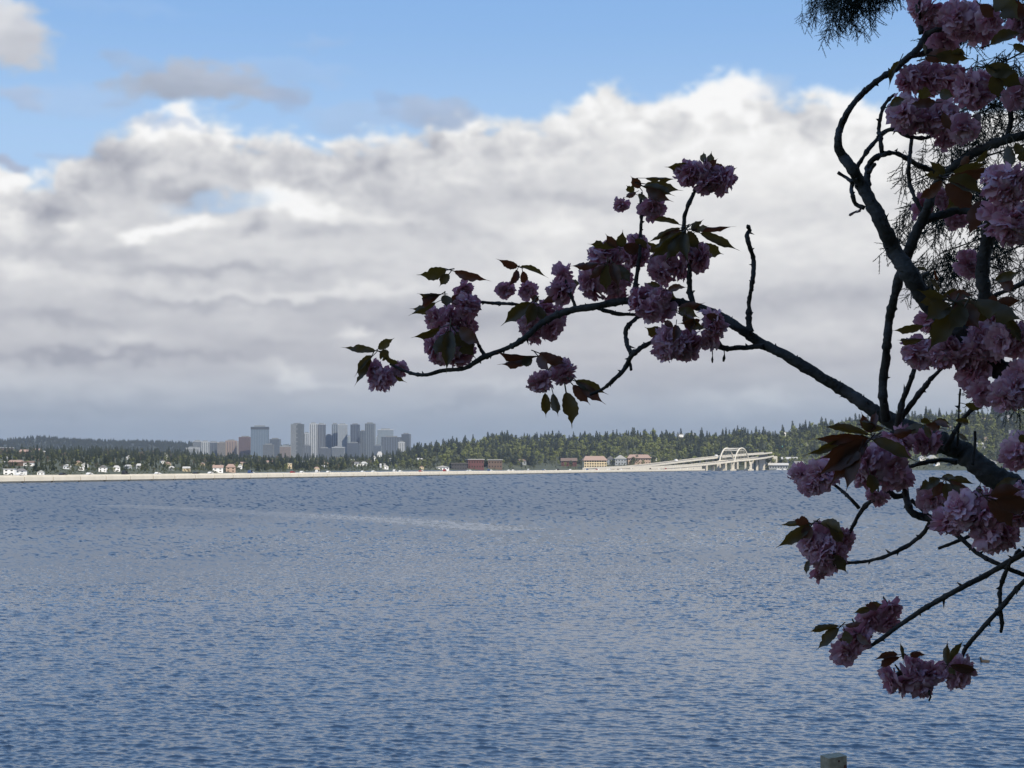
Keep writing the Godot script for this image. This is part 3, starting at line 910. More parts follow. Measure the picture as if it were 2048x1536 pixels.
func build_bridge() -> void:
	var concrete: Material = materials["concrete"]
	var o := thing("floating_bridge", "long low concrete floating bridge crossing the lake to a white arch", "bridge", pontoon_point(0))
	var base := o.position
	# pontoons: each one a box of its own with a narrow gap to the next, dark at the waterline
	var length := pontoon_point(0).distance_to(pontoon_point(1))
	var forward := (pontoon_point(1) - pontoon_point(0)).normalized()
	var size := 23.5
	var count := int(length / size)
	var turn := Basis(Vector3.UP, atan2(-forward.x, -forward.z))
	var st := begin()
	box(st, Vector3(-9, 0.75, -size + 0.9), Vector3(9, 2.55, 0))
	var body := done(st)
	st = begin()
	box(st, Vector3(-8.2, -0.6, -size + 1.4), Vector3(8.2, 0.75, -0.5))
	var fender := done(st)
	st = begin()
	box(st, Vector3(-0.2, 2.55, -size + 0.02), Vector3(0.2, 3.2, 0))
	var rail := done(st)
	for k in range(-10, count):
		var p := Transform3D(turn, forward * (k * size))
		var b := part("pontoon", body, concrete, o, p)
		part("footing", fender, concrete, b)
		part("barrier", rail, concrete, b, Transform3D(Basis.IDENTITY, Vector3(8.3, 0, 0)))
		part("barrier", rail, concrete, b, Transform3D(Basis.IDENTITY, Vector3(-8.3, 0, 0)))
		part("roadway", box_mesh(Vector3(-8, 2.55, -size), Vector3(8, 2.62, 0)), materials["asphalt"], b)
	# the ramp that climbs to the arch span and bends to the right
	var line := []
	for q in [[1245, 937.0, 2050], [1320, 934.5, 2330], [1392, 929.3, 2620], [1420, 926.3, 2700], [1440, 924.2, 2755], [1466, 921.0, 2810], [1500, 917.8, 2880], [1524, 914.5, 3080], [1534, 912.6, 3340], [1538, 912, 3420]]:
		line.append(at(q[0], q[1], q[2]) - base)
	part("ramp_deck", ribbon(line, 10.0, -1.9, 0.0), concrete, o)
	part("ramp_roadway", ribbon(line, 9.0, 0.0, 0.06), materials["asphalt"], o)
	for s in [-9.6, 9.6]:
		part("ramp_barrier", ribbon(beside(line, s), 0.25, 0.0, 1.1), concrete, o)
	# the closed wall under the first part of the ramp
	var wall := begin()
	for s in [-9.0, 9.0]:
		var edge := beside(line.slice(0, 3), s)
		for k in 2:
			var a: Vector3 = edge[k]
			var b: Vector3 = edge[k + 1]
			for m in [-0.4, 0.4]:
				quad(wall, a + Vector3(m, -1.9, 0), b + Vector3(m, -1.9, 0), Vector3(b.x + m, -0.5, b.z), Vector3(a.x + m, -0.5, a.z))
	var end: Vector3 = line[2]
	box(wall, Vector3(end.x - 9.3, -0.5, end.z - 0.4), Vector3(end.x + 9.3, end.y - 1.9, end.z + 0.4))
	part("ramp_wall", done(wall), concrete, o)
	# piers and the pair of arch ribs
	var axis: Vector3 = (line[6] - line[5]).normalized()
	var flat := Vector3(axis.x, 0, axis.z).normalized()
	var out := Vector3(-flat.z, 0, flat.x)
	var ribs := []
	var ends := [[at(1466, 930, 2790) - base, at(1501, 930, 2840) - base], [at(1436, 930, 2800) - base, at(1471, 930, 2850) - base]]
	for q in ends:
		var a: Vector3 = q[0]
		var b: Vector3 = q[1]
		a.y = 2.0
		b.y = 2.0
		var pts := PackedVector3Array()
		var rad := PackedFloat32Array()
		for k in 25:
			var t := k / 24.0
			var p := a.lerp(b, t)
			p.y = 2.0 + 36.0 * pow(1.0 - pow(absf(2.0 * t - 1.0), 2.3), 0.86)
			pts.append(p)
			rad.append(1.25)
		part("arch_rib", tube(pts, rad, 6), concrete, o)
		ribs.append(pts)
		for k in range(4, 21, 2):
			var p := pts[k]
			part("hanger", tube(PackedVector3Array([p, Vector3(p.x, 15.0, p.z)]), PackedFloat32Array([0.3, 0.3]), 4), concrete, o)
		for p in [a, b]:
			part("pier", box_mesh(p + Vector3(-2.2, -4, -2.2), p + Vector3(2.2, 13.0, 2.2)), concrete, o)
			part("pier_footing", box_mesh(p + Vector3(-5, -4, -4), p + Vector3(5, 0.5, 4)), concrete, o)
		part("arch_tie", ribbon([a + Vector3(0, 13.2, 0), b + Vector3(0, 15.2, 0)], 1.0, 0.0, 2.0), concrete, o)
	for k in range(7, 18, 2):
		var a: Vector3 = ribs[0][k]
		var b: Vector3 = ribs[1][k]
		part("cross_brace", tube(PackedVector3Array([a, b]), PackedFloat32Array([0.6, 0.6]), 5), concrete, o)
		if k < 17:
			part("cross_brace", tube(PackedVector3Array([a, ribs[1][k + 2]]), PackedFloat32Array([0.45, 0.45]), 5), concrete, o)
	part("span_deck", ribbon([(ends[0][0] + ends[1][0]) / 2 * Vector3(1, 0, 1) + Vector3(0, 15, 0), (ends[0][1] + ends[1][1]) / 2 * Vector3(1, 0, 1) + Vector3(0, 17, 0)], 11.5, -1.2, 0.6), concrete, o)
	for q in [[1408, 2660], [1425, 2715], [1446, 2765], [1513, 2900], [1527, 2950]]:
		var p := at(q[0], 930, q[1]) - base
		var top := 4.0
		for k in line.size() - 1:
			var u0 := column_of(line[k].x + base.x, line[k].z + base.z)
			var u1 := column_of(line[k + 1].x + base.x, line[k + 1].z + base.z)
			if q[0] >= u0 and q[0] <= u1:
				top = lerpf(line[k].y, line[k + 1].y, (q[0] - u0) / (u1 - u0)) - 1.9
				p = line[k].lerp(line[k + 1], (q[0] - u0) / (u1 - u0))
		part("pier", box_mesh(Vector3(p.x - 2, -3.5, p.z - 2), Vector3(p.x + 2, top, p.z + 2)), concrete, o)
	end = line[line.size() - 1]
	part("abutment", box_mesh(Vector3(end.x - 14, -2, end.z - 30), Vector3(end.x + 14, end.y - 0.5, end.z + 20)), concrete, o)
	# the second roadway, further off and higher on its way to the shore
	var two := thing("second_bridge", "farther twin roadway climbing behind the floating bridge to the arch", "bridge", Vector3(base.x, 0, base.z))
	line = []
	for q in [[1180, 937.5, 1960], [1262, 933.5, 2260], [1300, 929.5, 2440], [1350, 923.5, 2620], [1400, 917.5, 2760], [1440, 913.2, 2860], [1475, 910.0, 2960], [1520, 906.8, 3200], [1530, 905.6, 3380], [1536, 905, 3440]]:
		line.append(at(q[0], q[1], q[2]) - two.position)
	part("deck", ribbon(line, 9.0, -1.7, 0.0), concrete, two)
	part("roadway", ribbon(line, 8.4, 0.0, 0.06), materials["asphalt"], two)
	for s in [-8.7, 8.7]:
		part("barrier", ribbon(beside(line, s), 0.25, 0.0, 1.2), concrete, two)
	for k in range(1, line.size() - 1):
		for f in [0.0, 0.33, 0.66]:
			var p: Vector3 = line[k].lerp(line[k + 1], f)
			part("pier", box_mesh(Vector3(p.x - 1.6, -3.5, p.z - 1.6), Vector3(p.x + 1.6, p.y - 1.7, p.z + 1.6)), concrete, two)
	# traffic on the low roadway: what shows over the barrier
	var r := RandomNumberGenerator.new()
	r.seed = 4
	var tints := [["white", Color(0.8, 0.8, 0.78)], ["white", Color(0.74, 0.75, 0.75)], ["silver", Color(0.5, 0.52, 0.54)], ["dark", Color(0.03, 0.03, 0.035)], ["blue", Color(0.06, 0.10, 0.22)], ["red", Color(0.3, 0.03, 0.03)]]
	var bodies := {}
	for k in 62:
		var s := -30.0 + k * 32.0 + r.randf_range(-14, 14)
		var tint: Array = tints[r.randi() % 6 if k % 2 else 0]
		var van := k % 4 == 1
		var lane := 3.0 if k % 2 else -3.5
		var p := pontoon_point(0) + forward * s + turn * Vector3(lane, 2.63, 0)
		var car := make_car(van, tint[0], paint("car_%s" % tint[1].to_html(), tint[1], 0.3), p, turn)
		tag(car, "%s %s driving along the low floating bridge" % [tint[0], "van" if van else "car"], "van" if van else "car", "%s %s on the floating bridge" % [tint[0], "vans" if van else "cars"])
	for q in [[1352, 2640, "white box truck on the climbing far roadway"], [1432, 2848, "white lorry near the top of the far roadway"]]:
		var u := (float(q[0]) - 1350.0) / 90.0
		var seg := 0
		for k in line.size() - 1:
			if column_of(line[k].x + base.x, line[k].z + base.z) <= q[0]:
				seg = k
		var u0 := column_of(line[seg].x + base.x, line[seg].z + base.z)
		var u1 := column_of(line[seg + 1].x + base.x, line[seg + 1].z + base.z)
		var p: Vector3 = line[seg].lerp(line[seg + 1], (q[0] - u0) / (u1 - u0)) + two.position
		var way: Vector3 = line[seg + 1] - line[seg]
		var truck := thing("truck", q[2], "truck", p + Vector3(0, 0.08, 0), atan2(-way.x, -way.z), "trucks on the far roadway")
		var white := paint("white_wall", Color.WHITE)
		part("box_body", box_mesh(Vector3(-1.25, 1.0, -2.5), Vector3(1.25, 3.9, 4.5)), white, truck)
		part("cab", box_mesh(Vector3(-1.2, 0.8, -4.6), Vector3(1.2, 3.0, -2.6)), white, truck)
		for z in [-3.6, 1.5, 3.2]:
			for x in [-1.1, 1.1]:
				part("wheel", wheel_mesh(0.5, 0.3), paint("tyre", Color(0.02, 0.02, 0.02)), truck, Transform3D(Basis.IDENTITY, Vector3(x, 0.5, z)))

func wheel_mesh(radius: float, width: float) -> Mesh:
	var key := "wheel_%s" % radius
	if not used.has(key):
		var pts := PackedVector3Array([Vector3(-width / 2, 0, 0), Vector3(width / 2, 0, 0)])
		used[key] = tube(pts, PackedFloat32Array([radius, radius]), 10)
	return used[key]

func make_car(van: bool, called: String, m: Material, where: Vector3, turn: Basis) -> Node3D:
	var o := Node3D.new()
	o.name = numbered("van" if van else "car")
	add_child(o)
	o.transform = Transform3D(turn, where)
	var h := 2.3 if van else 1.5
	var key := "car_body_%s" % van
	if not used.has(key):
		# side outline swept across the width, narrower at the roof
		var outline := [[-2.3, 0.35], [-2.35, 0.8], [-1.3, 0.95], [-0.6, h - 0.05], [1.2, h], [2.0, 1.0 if not van else h - 0.1], [2.3, 0.9], [2.3, 0.35]]
		var st := begin()
		for k in outline.size():
			var a: Array = outline[k]
			var b: Array = outline[(k + 1) % outline.size()]
			var wa: float = 0.9 if a[1] < 1.05 else 0.72
			var wb: float = 0.9 if b[1] < 1.05 else 0.72
			quad(st, Vector3(-wa, a[1], a[0]), Vector3(wa, a[1], a[0]), Vector3(wb, b[1], b[0]), Vector3(-wb, b[1], b[0]))
			if k < 6:
				for s in [-1.0, 1.0]:
					tri(st, Vector3(s * wa, a[1], a[0]), Vector3(s * wb, b[1], b[0]), Vector3(s * 0.9, 0.6, 0.0))
		used[key] = done(st)
	part("body", used[key], m, o)
	part("window", box_mesh(Vector3(-0.84, 1.02, -0.7), Vector3(0.84, h - 0.18, 1.3)), paint("house_glass", Color.BLACK), o)
	for z in [-1.4, 1.4]:
		for x in [-0.8, 0.8]:
			part("wheel", wheel_mesh(0.33, 0.22), paint("tyre", Color(0.02, 0.02, 0.02)), o, Transform3D(Basis.IDENTITY, Vector3(x, 0.33, z)))
	return o

# ---------------------------------------------------------------- woods of the far shore

# a conifer about 24 m tall: whorls of drooping boughs round a stem, ragged at the rim
func far_conifer(seed_: int, slim: float) -> ArrayMesh:
	var r := RandomNumberGenerator.new()
	r.seed = seed_
	var st := begin()
	for k in 4:
		var a := TAU * k / 4
		var b := TAU * (k + 1) / 4
		tri(st, Vector3(cos(a) * 0.5, -2, sin(a) * 0.5), Vector3(0, 20, 0), Vector3(cos(b) * 0.5, -2, sin(b) * 0.5))
	var tiers := 13
	for t in tiers:
		var f := t / float(tiers - 1)
		var y := lerpf(3.0, 22.5, f)
		var reach := slim * lerpf(5.2, 1.1, pow(f, 0.95)) * r.randf_range(0.8, 1.15)
		var n := 8 if t < 8 else 6
		for k in n:
			var a := TAU * (k + r.randf()) / n
			var l := reach * r.randf_range(0.65, 1.2)
			var dir := Vector3(cos(a), 0, sin(a))
			var side := Vector3(-dir.z, 0, dir.x) * l * 0.34
			var tip := dir * l + Vector3(0, y - l * r.randf_range(0.25, 0.5), 0)
			var root := Vector3(0, y + 1.1, 0)
			tri(st, root, tip + side * 0.3, dir * l * 0.55 + side + Vector3(0, y - l * 0.1, 0))
			tri(st, root, dir * l * 0.55 - side + Vector3(0, y - l * 0.1, 0), tip - side * 0.3)
			tri(st, dir * l * 0.5 + Vector3(0, y + 0.6, 0), tip, dir * l * 0.4 + Vector3(0, y - 2.2, 0))
	return done(st)

# a broadleaved tree about 16 m tall: a stem with limbs under leaf faces spread in uneven clumps
func far_broadleaf(seed_: int) -> ArrayMesh:
	var r := RandomNumberGenerator.new()
	r.seed = seed_
	var st := begin()
	for k in 4:
		var a := TAU * k / 4
		var b := TAU * (k + 1) / 4
		tri(st, Vector3(cos(a) * 0.45, -2, sin(a) * 0.45), Vector3(0, 9, 0), Vector3(cos(b) * 0.45, -2, sin(b) * 0.45))
	for c in 11:
		var a := r.randf() * TAU
		var f := r.randf()
		var mid := Vector3(cos(a) * lerpf(3.6, 1.2, f) * r.randf_range(0.4, 1.0), lerpf(5.0, 13.5, f), sin(a) * lerpf(3.6, 1.2, f) * r.randf_range(0.4, 1.0))
		var size := r.randf_range(1.6, 2.8)
		for k in 17:
			var v := Vector3(r.randfn(), r.randfn(), r.randfn()).normalized()
			var p := mid + v * size * r.randf_range(0.6, 1.0)
			var u := v.cross(Vector3(r.randfn(), r.randfn(), r.randfn())).normalized() * r.randf_range(0.5, 1.0)
			var w := v.cross(u).normalized() * r.randf_range(0.5, 1.0) + v * r.randf_range(-0.4, 0.4)
			tri(st, p - u - w * 0.5, p + u - w * 0.4, p + w)
	return done(st)

func wood_tint(kind: int, r: RandomNumberGenerator) -> int:
	return r.randi() % 3

func build_woods() -> void:
	var r := RandomNumberGenerator.new()
	r.seed = 77
	var firs := []
	for k in 4:
		firs.append(far_conifer(100 + k, [1.0, 0.8, 1.1, 0.9][k]))
	var leafy := []
	for k in 4:
		leafy.append(far_broadleaf(200 + k))
	var fir_paint := []
	for c in [Color(0.017, 0.031, 0.024), Color(0.026, 0.042, 0.028), Color(0.040, 0.056, 0.032)]:
		fir_paint.append(paint("fir_%s" % c.to_html(), c, 0.8))
	var leaf_paint := []
	for c in [Color(0.15, 0.17, 0.055), Color(0.09, 0.105, 0.05), Color(0.19, 0.215, 0.06), Color(0.14, 0.12, 0.09), Color(0.055, 0.07, 0.035)]:
		leaf_paint.append(paint("far_leaf_%s" % c.to_html(), c, 0.8))
	# spots: [position, scale, mesh kind 0 fir 1 leafy, variant, paint, on the skyline]
	var spots := []
	var patch := FastNoiseLite.new()
	patch.seed = 8
	patch.frequency = 0.006
	for k in 11500:
		var c := r.randf_range(-220, 2260)
		var f := r.randf()
		var near := along(RIDGE, c, 3)
		var far := along(RIDGE, c, 2)
		var d := lerpf(near + 25.0, far + 130.0, f)
		var x := (c - 1024) / FOCAL * d
		var h := land_height(x, -d)
		var mix := patch.get_noise_2d(x, d) + patch.get_noise_2d(x * 4.0, d * 4.0) * 0.5
		# fewer trees among the houses by the water, and on the open slopes
		if f < 0.05 and c > 880 and r.randf() < 0.55:
			continue
		if c > 690 and c < 800 and f < 0.75 and r.randf() < 0.5:
			continue
		var leafy_share := 0.62 + 1.7 * mix - 0.5 * smoothstep(0.6, 1.0, f) + 0.25 * smoothstep(0.3, 0.0, f)
		if c < 700:
			leafy_share -= 0.16
		leafy_share += 0.22 * smoothstep(780.0, 1000.0, c)
		var near_size := clampf(d / 3600.0, 0.36, 1.0) * (0.66 if c < 700 else lerpf(0.66, 1.0, smoothstep(700.0, 900.0, c)))
		var green := smoothstep(500.0, 1000.0, c)
		if r.randf() < leafy_share:
			var p := 1 if r.randf() > 0.3 + 0.5 * green else (0 if r.randf() < 0.6 else (2 if green > 0.5 else 3))
			if r.randf() < 0.2:
				p = 4
			spots.append([Vector3(x, h - 0.5, -d), (0.6 + 1.15 * r.randf() * r.randf() + 0.2 * r.randf()) * near_size, 1, r.randi() % 4, p, f])
		else:
			spots.append([Vector3(x, h - 0.5, -d), (0.6 + 0.95 * pow(r.randf(), 2.6)) * near_size, 0, r.randi() % 4, r.randi() % 3, f])
	# the light green slope right of the bridge
	for k in 34:
		var t := r.randf()
		var d := lerpf(3380.0, 3900.0, t)
		var c := lerpf(1585.0, 1618.0, t) + r.randfn(0.0, 9.0)
		var x := (c - 1024) / FOCAL * d
		spots.append([Vector3(x, land_height(x, -d) - 0.5, -d), r.randf_range(0.6, 0.9), 1, r.randi() % 4, 2, 0.99])
	# tall single firs that stand out on the skyline: [across, top]
	for q in [[1475, 846], [1512, 851], [1527, 849], [1445, 862], [1405, 862], [1565, 851], [1585, 840], [1253, 858], [1275, 861], [1001, 864], [985, 866], [1017, 866], [1090, 863], [1105, 862], [1097, 861], [905, 872], [930, 868], [946, 871], [1031, 868], [1195, 865], [1213, 866], [1228, 864], [1643, 832], [1662, 838], [1700, 832], [1742, 830], [1785, 826], [1852, 812], [1858, 818], [1893, 822], [1912, 824], [1946, 818], [1985, 812], [2016, 815]]:
		var d: float = along(RIDGE, q[0], 2) - 10.0
		var p := at(q[0], q[1], d)
		var h := land_height(p.x, p.z)
		spots.append([Vector3(p.x, h - 0.5, p.z), clampf((p.y - h) / 23.0, 0.7, 1.6), 0, r.randi() % 4, r.randi() % 2, 2.0])
	# those that show largest become things of their own: first the skyline, then the nearest
	var order := []
	for s in spots:
		var in_view: float = column_of(s[0].x, s[0].z)
		var score: float = s[1] * 3500.0 / -s[0].z + (0.5 if s[5] > 0.9 and s[5] < 1.01 else 0.0) + (2.0 if s[5] > 1.5 else 0.0)
		if in_view < 10 or in_view > 1760:
			score -= 3.0
		order.append([score, s])
	order.sort_custom(func(a, b): return a[0] > b[0])
	var left := {}
	var made := [0, 0]
	for q in order:
		var s: Array = q[1]
		var kind: int = s[2]
		var wide := r.randf_range(1.0, 1.45)
		var t := Transform3D(Basis(Vector3.UP, r.randf() * TAU).scaled(Vector3(s[1] * wide, s[1] * r.randf_range(0.9, 1.12), s[1] * wide)), s[0])
		if made[kind] < 280 and q[0] > 0.0:
			made[kind] += 1
			var o := MeshInstance3D.new()
			o.name = numbered("conifer" if kind == 0 else "broadleaf_tree")
			o.mesh = firs[s[3]] if kind == 0 else leafy[s[3]]
			o.material_override = fir_paint[s[4]] if kind == 0 else leaf_paint[s[4]]
			o.transform = t
			add_child(o)
			var place := "below the city towers" if column_of(s[0].x, s[0].z) < 830 else ("behind the red and yellow shore houses" if column_of(s[0].x, s[0].z) < 1260 else "behind the arch bridge")
			var big: String = "tall " if s[1] > 1.15 else ("low " if s[1] < 0.6 else "")
			var stand: String = "on the skyline" if s[5] > 0.9 else ("by the far waterline" if s[5] < 0.12 else "on the far slope")
			var look: String = ["blackish", "dark", "dark green"][s[4]] if kind == 0 else ["yellow green", "olive green", "bright green", "bare greyish", "deep green"][s[4]]
			var form := "pointed conifer" if kind == 0 else "rounded tree"
			tag(o, "%s%s %s %s %s" % [big, look, form, stand, place], "tree", "%s%s %ss %s %s" % [big, look, form, stand, place])
		else:
			var key := [kind, s[3], s[4]]
			if not left.has(key):
				left[key] = []
			left[key].append(t)
	for key in left:
		scatter("far_wood", firs[key[1]] if key[0] == 0 else leafy[key[1]], fir_paint[key[2]] if key[0] == 0 else leaf_paint[key[2]], left[key], "dark fir wood covering the far shore" if key[0] == 0 else "spring green leafy wood covering the far shore")
	# woods on the distant hill
	var far := []
	for k in 5200:
		var c := r.randf_range(-250, 960)
		var t := r.randf_range(0.0, 0.60)
		var d := lerpf(7050.0, 10500.0, t)
		var top := 7.0 + (933.0 - along(FAR_RIDGE, c, 1) - 5.0) * 9000.0 / FOCAL
		far.append(Transform3D(Basis.IDENTITY.scaled(Vector3(1.5, r.randf_range(0.6, 1.1), 1.5)), Vector3((c - 1024) / FOCAL * d, top * smoothstep(-0.15, 0.57, t) + 6.0 * n_big.get_noise_2d(c * 0.01, d * 0.002) - 1.0, -d)))
	scatter("distant_wood", firs[2], fir_paint[1], far, "dark blue wood on the distant hill")
	# low shrubs along the far waterline and between the houses
	var shrubs := []
	for k in 2400:
		var c := r.randf_range(-150, 2200)
		var d := along(RIDGE, c, 3) * (1.0 + 0.16 * pow(r.randf(), 1.7)) + 4.0
		var x := (c - 1024) / FOCAL * d
		shrubs.append(Transform3D(Basis(Vector3.UP, r.randf() * TAU).scaled(Vector3.ONE * r.randf_range(0.22, 0.5) * clampf(d / 3400.0, 0.4, 1.0)), Vector3(x, land_height(x, -d) - 1.2, -d)))
	scatter("shoreline_shrubs", leafy[1], leaf_paint[1], shrubs, "low green shrubs along the far waterline")

func scatter(called: String, mesh: Mesh, m: Material, places: Array, label: String) -> void:
	var mm := MultiMesh.new()
	mm.transform_format = MultiMesh.TRANSFORM_3D
	mm.mesh = mesh
	mm.instance_count = places.size()
	for k in places.size():
		mm.set_instance_transform(k, places[k])
	var o := MultiMeshInstance3D.new()
	o.name = numbered(called)
	o.multimesh = mm
	o.material_override = m
	add_child(o)
	o.set_meta("kind", "stuff")
	o.set_meta("label", label)
	o.set_meta("category", "wood")

# ---------------------------------------------------------------- flowering cherry

var tree: Node3D
var petal_low := Color(0.64, 0.28, 0.36)
var petal_high := Color(0.88, 0.64, 0.69)

